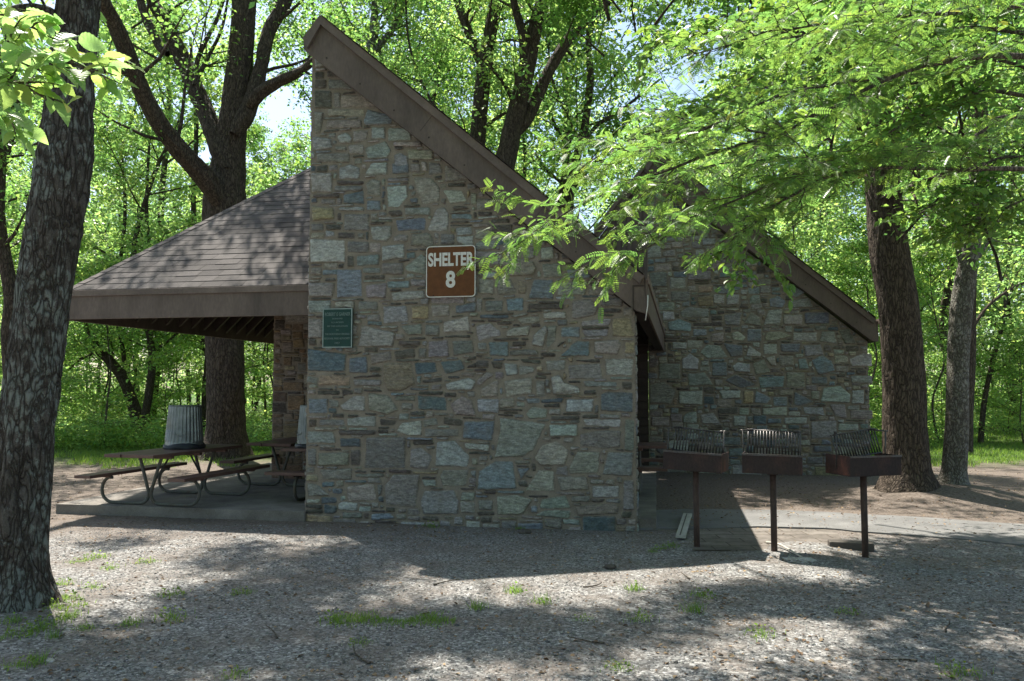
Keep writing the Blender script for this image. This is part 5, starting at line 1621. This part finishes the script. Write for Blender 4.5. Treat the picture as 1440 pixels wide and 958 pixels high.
# herbs on the woodland floor
n = 4600
y = rg.uniform(0, 1, n) ** 1.5 * 26 + 20.0; x = rg.uniform(-.72, .76, n) * y
d_ = fbm(np.stack([x * .35, y * .35, x * 0], 1), 3, 77)
keep = (d_ > -.35) & ~((y < 22.5) & (x > 5)) & ~((x > -6) & (x < 7) & (y < 25))
x, y = x[keep], y[keep]
z = gz(x, y) + rg.uniform(.1, .6, len(x))
fv, ff, fc = clumps(np.stack([x, y, z], 1), rg.uniform(.3, .6, len(x)), 26, .10, rg, .7)
tag(link('undergrowth', np_mesh('undergrowth', fv, ff, M['leaf_light'], fc)), 'knee-high green herbs covering the woodland floor', 'undergrowth', kind='stuff')
# grass
def blades(pos, h, w, rg, lean=.35):
    n = len(pos)
    tv = np.array([(-.5, 0, 0), (.5, 0, 0), (.35, .0, .55), (-.35, 0, .55), (.0, 0, 1)], float)
    a = rg.uniform(0, 2 * np.pi, n)
    lx = rg.normal(0, lean, n); ly = rg.normal(0, lean, n)
    V = np.zeros((n, 5, 3))
    hh = h * rg.uniform(.5, 1.3, n)
    for i, (sx, _, sz) in enumerate(tv):
        V[:, i, 0] = pos[:, 0] + sx * w * np.cos(a) + lx * hh * sz ** 1.8
        V[:, i, 1] = pos[:, 1] + sx * w * np.sin(a) + ly * hh * sz ** 1.8
        V[:, i, 2] = pos[:, 2] + sz * hh * (1 - .25 * (lx ** 2 + ly ** 2))
    o = (np.arange(n) * 5)[:, None]
    F4 = np.array([[0, 1, 2, 3]]) + o; F3 = np.array([[3, 2, 4]]) + o
    C = np.repeat(tint(n, rg, .2, .8, 1.25), 5, 0)
    return V.reshape(-1, 3), [F4, F3], C
n = 90000
y = rg.uniform(0, 1, n) ** 1.2 * 13 + 15.0; x = rg.uniform(-.72, .76, n) * y
d_ = fbm(np.stack([x * .9, y * .9, x * 0], 1), 3, 71)
th = np.where(x > 5, (17.0 - y) * .35 - .45, (17.2 - y) * .4 - .3)
keep = (d_ > th) & ~((x > -5.5) & (x < 6.5) & (y < 20))
x, y = x[keep], y[keep]
fv, ff, fc = blades(np.stack([x, y, gz(x, y)], 1), .11, .012, rg, .5)
tag(link('grass', np_mesh('grass', fv, ff, M['grass'], fc)), 'short thin grass at the sunny edge of the woods', 'grass', kind='stuff')

# ================================================================ OVERHANGING BRANCHES, RIGHT FOREGROUND
def over_tree(name, limbs, label, seed, base, leafm, tmpl, lsize, step, twig_len, barkm, per_tw=2, cat='tree', spread=.18, nleaf_tilt=.38, twstep=.16, stem=None):
    """limbs are real 3-D paths with radii; twigs leave them left and right in loose layers and carry the leaves"""
    rg = np.random.default_rng(seed)
    wood, P_, A_, S_ = [], [], [], []
    if stem is not None: wood.append(stem)
    for pts, r0, r1, t0 in limbs:
        pts = np.array(pts)
        ln = np.linalg.norm(np.diff(pts, axis=0), axis=1).sum()
        m = max(12, int(ln / .08))
        Q = catmull(pts, m) + np.stack([fbm(np.stack([np.linspace(0, ln * 2, m), np.full(m, seed * 1.3), np.full(m, k * 9.1)], 1), 2, seed) * .04 for k in range(3)], 1)
        wood.append(tube_np(Q, np.linspace(r0, r1, m) + .0012 * vnoise(np.stack([np.linspace(0, ln * 12, m), Q[:, 0] * 0, Q[:, 0] * 0], 1)), 9))
        k = 0; s = t0 * ln
        while s < ln:
            i = min(m - 2, int(s / ln * (m - 1))); tg = Q[i + 1] - Q[i]; tg /= np.linalg.norm(tg)
            side = np.cross(tg, (0, 0, 1)); side /= np.linalg.norm(side); side *= 1 if k % 2 else -1
            f = s / ln
            L = rg.uniform(*twig_len) * (1.1 - .55 * f)
            d = tg * rg.uniform(.5, 1.1) + side * rg.uniform(.5, 1.0) + np.array((0, 0, rg.normal(.02, .16)))
            T = limb_path(Q[i], d, L, rg, 8, -.12, .13)
            wood.append(tube_np(T, np.linspace(.0055, .0018, 8), 5))
            # secondary twigs
            subs = [T]
            for q in range(per_tw):
                j = rg.integers(1, 6); tt_ = T[j + 1] - T[j]; tt_ /= np.linalg.norm(tt_)
                sd = np.cross(tt_, (0, 0, 1)) * rg.choice([-1, 1])
                U = limb_path(T[j], tt_ + sd * .8 + np.array((0, 0, rg.normal(0, .12))), L * rg.uniform(.35, .6), rg, 6, -.1, .13)
                wood.append(tube_np(U, np.linspace(.003, .0014, 6), 4)); subs.append(U)
            for U in subs:
                ul = np.linalg.norm(np.diff(U, axis=0), axis=1).sum()
                c = max(3, int(ul / step))
                UU = catmull(U, c + 1)
                for q in range(1, c + 1):
                    tg2 = UU[q] - UU[q - 1]; tg2 /= np.linalg.norm(tg2) + 1e-9
                    sd = np.cross(tg2, (0, 0, 1)) * (1 if q % 2 else -1)
                    P_.append(UU[q]); A_.append(tg2 * rg.uniform(.1, .9) + sd * .9 + np.array((0, 0, rg.normal(-.15, .35)))); S_.append(lsize * rg.uniform(.65, 1.2))
            k += 1; s += twstep * rg.uniform(.7, 1.3)
    P_, A_, S_ = np.array(P_), np.array(A_), np.array(S_)
    n = len(P_)
    nrm = np.stack([rg.normal(0, nleaf_tilt, n), rg.normal(0, nleaf_tilt, n), np.ones(n)], 1)
    tc = tint(n, rg, .22, .75, 1.3)
    young = rg.random(n) < .025
    tc[young] *= np.array([1.35, .95, .9])
    cv, cf, cc_ = scatter(tmpl[0], tmpl[1], P_, frames(A_, nrm), S_, tc)
    wv, wf = merge(wood)
    t = empty(name, tuple(base)); tag(t, label, cat)
    b0 = np.array(base)
    link('trunk', np_mesh('trunk', wv - b0, wf, barkm, smooth=True), t)
    link('crown', np_mesh('crown', cv - b0, cf, leafm, cc_), t)
    print(name, 'leaves', n)
    return t

stemP = np.array([(6.4, 6.6, -.1), (6.35, 6.6, 1.0), (6.3, 6.65, 2.2), (6.25, 6.6, 3.4), (6.1, 6.6, 5.0), (6.0, 6.5, 7.0)])
SP = catmull(stemP, 60)
stem = tube_np(SP, np.linspace(.16, .07, 60), 28, bark=.008, freq=12, seed=4)
def PL(depths, pts): return [W(px, py, d) for (px, py), d in zip(pts, depths)]
limbs = [
    # uppermost long limb
    ([SP[44]] + PL([6.3, 6.2, 6.1, 6.0, 5.9, 5.8], [(1440, 80), (1388, 79), (1319, 88), (1250, 110), (1170, 150), (1090, 190)]) , .030, .010, .25),
    ([W(1250, 110, 6.05)] + PL([5.9, 5.8, 5.7, 5.6, 5.5], [(1180, 118), (1100, 135), (1020, 170), (940, 200), (880, 215)]), .014, .004, .05),
    ([W(1090, 190, 5.8)] + PL([5.7, 5.6, 5.5, 5.45, 5.4, 5.35, 5.32], [(1010, 215), (940, 240), (880, 262), (825, 286), (775, 312), (735, 338), (708, 354)]), .012, .003, .05),
    # second limb
    ([SP[38]] + PL([6.3, 6.1, 6.0, 5.9, 5.8, 5.7], [(1440, 165), (1365, 197), (1296, 209), (1230, 215), (1160, 232), (1090, 258)]), .024, .008, .25),
    ([W(1090, 258, 5.7)] + PL([5.5, 5.4, 5.3, 5.2, 5.15], [(1020, 290), (960, 318), (920, 345), (880, 362), (838, 368)]), .009, .003, .05),
    ([W(1160, 232, 5.8)] + PL([5.7, 5.6, 5.5], [(1090, 225), (1000, 235), (920, 268)]), .008, .003, .1),
    # third, lower limb
    ([SP[36]] + PL([6.2, 6.1, 6.0, 5.9, 5.8, 5.7], [(1440, 239), (1365, 239), (1250, 236), (1158, 250), (1090, 290), (1030, 330)]), .022, .005, .3),
    ([W(1090, 190, 5.8)] + PL([6.0, 6.0, 5.9, 5.9], [(1010, 180), (930, 185), (860, 212), (795, 250)]), .010, .003, .1),
    # high thin ones
    ([SP[48]] + PL([6.2, 6.1, 6.0, 5.9, 5.8], [(1400, 15), (1300, 20), (1200, 30), (1080, 45), (960, 80)]), .02, .004, .25),
    ([W(1319, 88, 6.1)] + PL([6.2, 6.3, 6.4], [(1250, 60), (1160, 50), (1060, 60)]), .010, .003, .1),
]
over_tree('tree', [(p, a, b_, t) for p, a, b_, t in limbs], 'feathery-leaved tree reaching in from the right, branches across the rake boards and the sign', 91,
          (6.4, 6.6, 0), M['leaf_fine'], LEAF_COMP, .10, .036, (.45, .95), M['twig'], per_tw=4, stem=stem, nleaf_tilt=.6)
# broad-leaved boughs, a second tree outside the frame on the right
stem2 = np.array([(8.6, 9.4, -.1), (8.5, 9.4, 1.6), (8.35, 9.4, 3.2), (8.3, 9.3, 5.0), (8.1, 9.2, 8.0)])
S2 = catmull(stem2, 50)
limbs = [
    ([S2[34]] + PL([8.8, 8.6, 8.3, 8.0], [(1420, 130), (1330, 150), (1240, 190), (1170, 240)]), .03, .006, .2),
    ([W(1240, 190, 8.3)] + PL([7.9, 7.6, 7.4, 7.3], [(1160, 215), (1100, 262), (1062, 320), (1045, 370)]), .014, .004, .05),
    ([S2[30]] + PL([8.9, 8.7, 8.4], [(1430, 220), (1360, 262), (1290, 300)]), .025, .006, .2),
    ([S2[40]] + PL([8.6, 8.4, 8.1, 7.9, 7.7, 7.5], [(1400, 40), (1290, 50), (1180, 70), (1080, 100), (1000, 140), (940, 180)]), .03, .006, .15),
    ([S2[42]] + PL([8.4, 8.2, 8.0, 7.8, 7.6], [(1350, -30), (1240, -20), (1120, 10), (1010, 40), (930, 60)]), .03, .006, .15),
    ([S2[33]] + PL([8.8, 8.6, 8.4, 8.2, 8.0], [(1430, 90), (1330, 110), (1230, 130), (1140, 160), (1060, 200)]), .022, .005, .1),
    ([S2[38]] + PL([8.8, 8.7, 8.6, 8.4], [(1440, 0), (1350, 30), (1250, 60), (1150, 110)]), .022, .005, .1),
    ([S2[36]] + PL([8.8, 8.9, 9.0], [(1440, 280), (1400, 300), (1350, 320)]), .02, .005, .3),
]
over_tree('tree', limbs, 'broad-leaved boughs hanging in from the right in front of the rear gable\'s roof', 93, (8.6, 9.4, 0), M['leaf_fine'], LEAF_NEAR, .095, .045, (.5, 1.1), M['twig'], per_tw=4,
          stem=tube_np(S2, np.linspace(.18, .08, 50), 28, bark=.008, freq=12, seed=8), nleaf_tilt=.55, twstep=.14)
# big pale leaves at the upper left, a young tree standing just outside the frame
s3 = np.array([(-2.75, 2.75, -.05), (-2.72, 2.78, .8), (-2.66, 2.8, 1.6), (-2.55, 2.8, 2.3), (-2.45, 2.8, 3.2)])
S3 = catmull(s3, 40)
limbs = [
    ([S3[22]] + PL([2.8, 2.75, 2.7, 2.65, 2.62], [(-120, 105), (-30, 78), (40, 74), (90, 88), (168, 104)]), .010, .0025, .45),
    ([S3[26]] + PL([2.85, 2.8, 2.75], [(-100, 40), (-10, 20), (50, 42)]), .008, .0025, .4),
    ([S3[24]] + PL([2.8, 2.75, 2.75], [(-110, 95), (-20, 108), (50, 124)]), .008, .0025, .5),
    ([S3[20]] + PL([3.0, 3.0, 3.0], [(-100, 180), (-40, 150), (10, 160)]), .007, .0025, .5)]
over_tree('sapling', limbs, 'young tree with large pale drooping leaves hanging in at the upper left corner', 95, (-2.75, 2.75, 0), M['leaf_light'], LEAF_BIG, .088, .045, (.14, .32), M['twig'], per_tw=1,
          cat='sapling', stem=tube_np(S3, np.linspace(.02, .01, 40), 10), nleaf_tilt=.5, twstep=.10)

# ================================================================ WEEDS, LITTER, CRUSHED STONE
def tuft(seed, h, n, spread, leafy):
    rg = np.random.default_rng(seed)
    p = np.stack([rg.normal(0, spread, n), rg.normal(0, spread, n), np.zeros(n)], 1)
    v, f, c = blades(p, h, .006, rg, .55)
    out = [(v, f, c)]
    if leafy:
        cv = clumps(np.array([(0, 0, h * .4)]), spread * 1.6, leafy, .035, rg, .5, LEAF_NEAR)
        out.append(cv)
    return merge_fol(out)
tp = [tuft(301, .075, 70, .05, 10), tuft(302, .05, 90, .075, 24), tuft(303, .11, 60, .045, 0)]
tm = [np_mesh('weed_tuft', a[0], a[1], M['grass'], a[2]) for a in tp]
tuft_px = [(726, 833, 0), (762, 848, 0), (672, 855, 2), (893, 830, 0), (978, 860, 2), (1190, 862, 1), (900, 870, 1), (988, 838, 1), (240, 840, 1), (180, 884, 0), (240, 872, 1), (135, 785, 1), (110, 790, 1), (85, 828, 1), (100, 880, 2), (75, 870, 1),
           (20, 890, 0), (75, 905, 2), (130, 835, 1), (155, 800, 1), (340, 835, 1), (505, 905, 1), (470, 875, 1), (943, 768, 1), (928, 772, 1), (918, 776, 0), (741, 728, 0), (617, 726, 1), (820, 870, 1), (1350, 946, 1), (1070, 893, 1), (205, 792, 1), (30, 940, 1), (55, 935, 2), (870, 938, 1), (330, 950, 1), (92, 858, 1), (88, 882, 1), (60, 893, 1), (100, 868, 1), (45, 900, 1), (12, 905, 1), (118, 893, 0)]
srcT = {}
for px, py, k in tuft_px:
    q = G(px, py)
    if py < 735: q = L2W(*( (3.95 * (px - 429) / 466), -.09))
    o = bpy.data.objects.new('weed_tuft', tm[k]); col.objects.link(o)
    o.location = (q[0], q[1], float(gz(q[0], q[1])) - .004); o.rotation_euler = (0, 0, rg.uniform(0, 6.28)); s_ = rg.uniform(.5, .9); o.scale = (s_, s_, s_ * rg.uniform(.8, 1.2))
    near_wall = py < 735
    tag(o, 'tiny bright weed at the very foot of the gable wall' if near_wall else ('green weed tuft near the large left trunk' if px < 280 else ('green weed tuft beside the pale board' if 900 < px < 950 and py < 780 else 'small green weed tuft scattered over the open gravel')),
        'weed', 'weeds at the foot of the gable wall' if near_wall else ('weeds near the left trunk' if px < 280 else ('weeds beside the board' if 900 < px < 950 and py < 780 else 'weeds scattered on the gravel')))
# strip of low grass on the gravel
n = 1500
q = np.array([G(rg.uniform(470, 640), rg.normal(872, 5)) for _ in range(n)])
q[:, 2] = gz(q[:, 0], q[:, 1]) - .002
kp = fbm(q * 5, 2, 6) > -.05
v, f, c = blades(q[kp], .035, .005, rg, .6)
tag(link('grass', np_mesh('grass', v, f, M['grass'], c)), 'low strip of green grass on the gravel left of centre', 'grass', kind='stuff')
# dead leaves and bark chips
n = 13000
y = 3.3 + 14 * rg.uniform(0, 1, n) ** 1.1; x = rg.uniform(-.70, .72, n) * y
lu = (x - ORG[0]) * math.cos(ROT) + (y - ORG[1]) * math.sin(ROT); lv = -(x - ORG[0]) * math.sin(ROT) + (y - ORG[1]) * math.cos(ROT)
dens = np.where(y > 8.2, 1.0, np.where(x > 1.2, .9, .5)) * (.6 + .8 * fbm(np.stack([x * .8, y * .8, x * 0], 1), 2, 8))
keep = (rg.random(n) < dens) & ~((lu > -3.45) & (lu < 8.1) & (lv > -.08) & (lv < 6.3) & ((lu < 4.25)))
x, y = x[keep], y[keep]; n = len(x)
pos = np.stack([x, y, gz(x, y) + .006 + .036 * ((y > 8.4) & (y < 10.6) & (x > 1.9))], 1)
cl = np.array([(.85, .75, .7), (1.2, 1.1, 1.0), (.6, .5, .42), (1.5, 1.45, 1.3)])[rg.integers(0, 4, n)]
v, f, c = scatter(LEAF_NEAR[0] * np.array([1, 1, 1.8]), LEAF_NEAR[1], pos, leaf_orient(n, rg, None, .35, .1), rg.uniform(.015, .042, n), cl * rg.uniform(.7, 1.2, (n, 1)))
tag(link('leaf_litter', np_mesh('leaf_litter', v, f, M['litter'], c)), 'small brown dead leaves scattered over dirt and gravel', 'leaf litter', kind='stuff')
# loose crushed stone in front
n = 56000
y = 3.1 + 6.2 * rg.uniform(0, 1, n) ** .85; x = rg.uniform(-.70, .70, n) * y
lu = (x - ORG[0]) * math.cos(ROT) + (y - ORG[1]) * math.sin(ROT); lv = -(x - ORG[0]) * math.sin(ROT) + (y - ORG[1]) * math.cos(ROT)
pt = fbm(np.stack([x * 1.3, y * 1.3, x * 0], 1), 3, 12)
keep = (lv < -.05) & (rg.random(n) < np.clip(.75 - pt * 1.2, .15, 1)) & ~((x > 1.75) & (y > 7.75))
x, y = x[keep], y[keep]; n = len(x)
tv = np.array([(1, 0, 0), (.35, .95, .05), (-.8, .6, -.05), (-.85, -.5, .05), (.3, -1, 0), (.25, .1, .8), (-.35, -.05, .7)], float)
tf3 = np.array([(0, 1, 5), (1, 2, 5), (2, 6, 5), (2, 3, 6), (3, 4, 6), (4, 5, 6), (4, 0, 5)])
nrm = np.stack([rg.normal(0, .35, n), rg.normal(0, .35, n), np.ones(n)], 1); a = rg.uniform(0, 6.28, n)
Mx = frames(np.stack([np.cos(a), np.sin(a), a * 0], 1), nrm)
s_ = rg.uniform(.0038, .0105, n) * (1 + .7 * (rg.random(n) < .06))
sc = np.stack([s_ * rg.uniform(.7, 1.3, n), s_ * rg.uniform(.7, 1.3, n), s_ * rg.uniform(.6, 1.2, n)], 1)
g_ = rg.uniform(.06, .265, n)
colr = np.stack([g_ * rg.uniform(.98, 1.07, n), g_, g_ * rg.uniform(.88, 1.0, n)], 1)
v, f, c = scatter(tv, tf3, np.stack([x, y, gz(x, y) - .001], 1), Mx, sc, colr)
tag(link('crushed_stone', np_mesh('crushed_stone', v, f, M['pebble'], c)), 'loose grey crushed stone covering the open lot', 'gravel', kind='stuff')
# fallen twigs, each lying alone
for i, (px, py, a, L) in enumerate([(610, 825, .9, .28), (520, 935, 2.4, .35), (850, 905, 2.9, .25), (970, 815, 1.9, .2), (1290, 930, 2.6, .25), (820, 828, .2, .22), (1330, 890, 1.2, .3), (390, 900, 2.0, .25)]):
    q = G(px, py)
    Q = limb_path((0, 0, 0), (math.cos(a), math.sin(a), 0), L, rg, 7, 0, .16); Q[:, 2] = .008 + np.abs(Q[:, 2]) * .3
    v, f = tube_np(Q, np.linspace(.006, .003, 7), 6)
    o = link('fallen_twig', np_mesh('fallen_twig', v, f, M['twig'], smooth=True)); o.location = (q[0], q[1], float(gz(q[0], q[1])))
    tag(o, 'thin bare fallen twig lying on the gravel lot', 'twig', 'fallen twigs on the gravel lot')

# ordinals: each member of a look-alike group says where it stands in its row
ORDN = 'first second third fourth fifth sixth seventh eighth ninth tenth eleventh twelfth thirteenth fourteenth fifteenth sixteenth seventeenth eighteenth nineteenth twentieth'.split()
grps = {}
for o in col.objects:
    if o.parent is None and o.get('group') and o.get('label') and o.get('category') in ('tree', 'sapling', 'shrub', 'weed', 'twig'):
        grps.setdefault(o['label'], []).append(o)
for lb, L in grps.items():
    if 'outside the picture' in lb: continue
    L = [o for o in L if o.location.y > 1]
    if len(L) < 2: continue
    L.sort(key=lambda o: o.location.x / o.location.y)
    for i, o in enumerate(L):
        if i < 20: o['label'] = lb + ', ' + ORDN[i] + ' from the left'
        else: o['label'] = lb + ', ' + ORDN[max(0, len(L) - 1 - i)] + ' from the right'
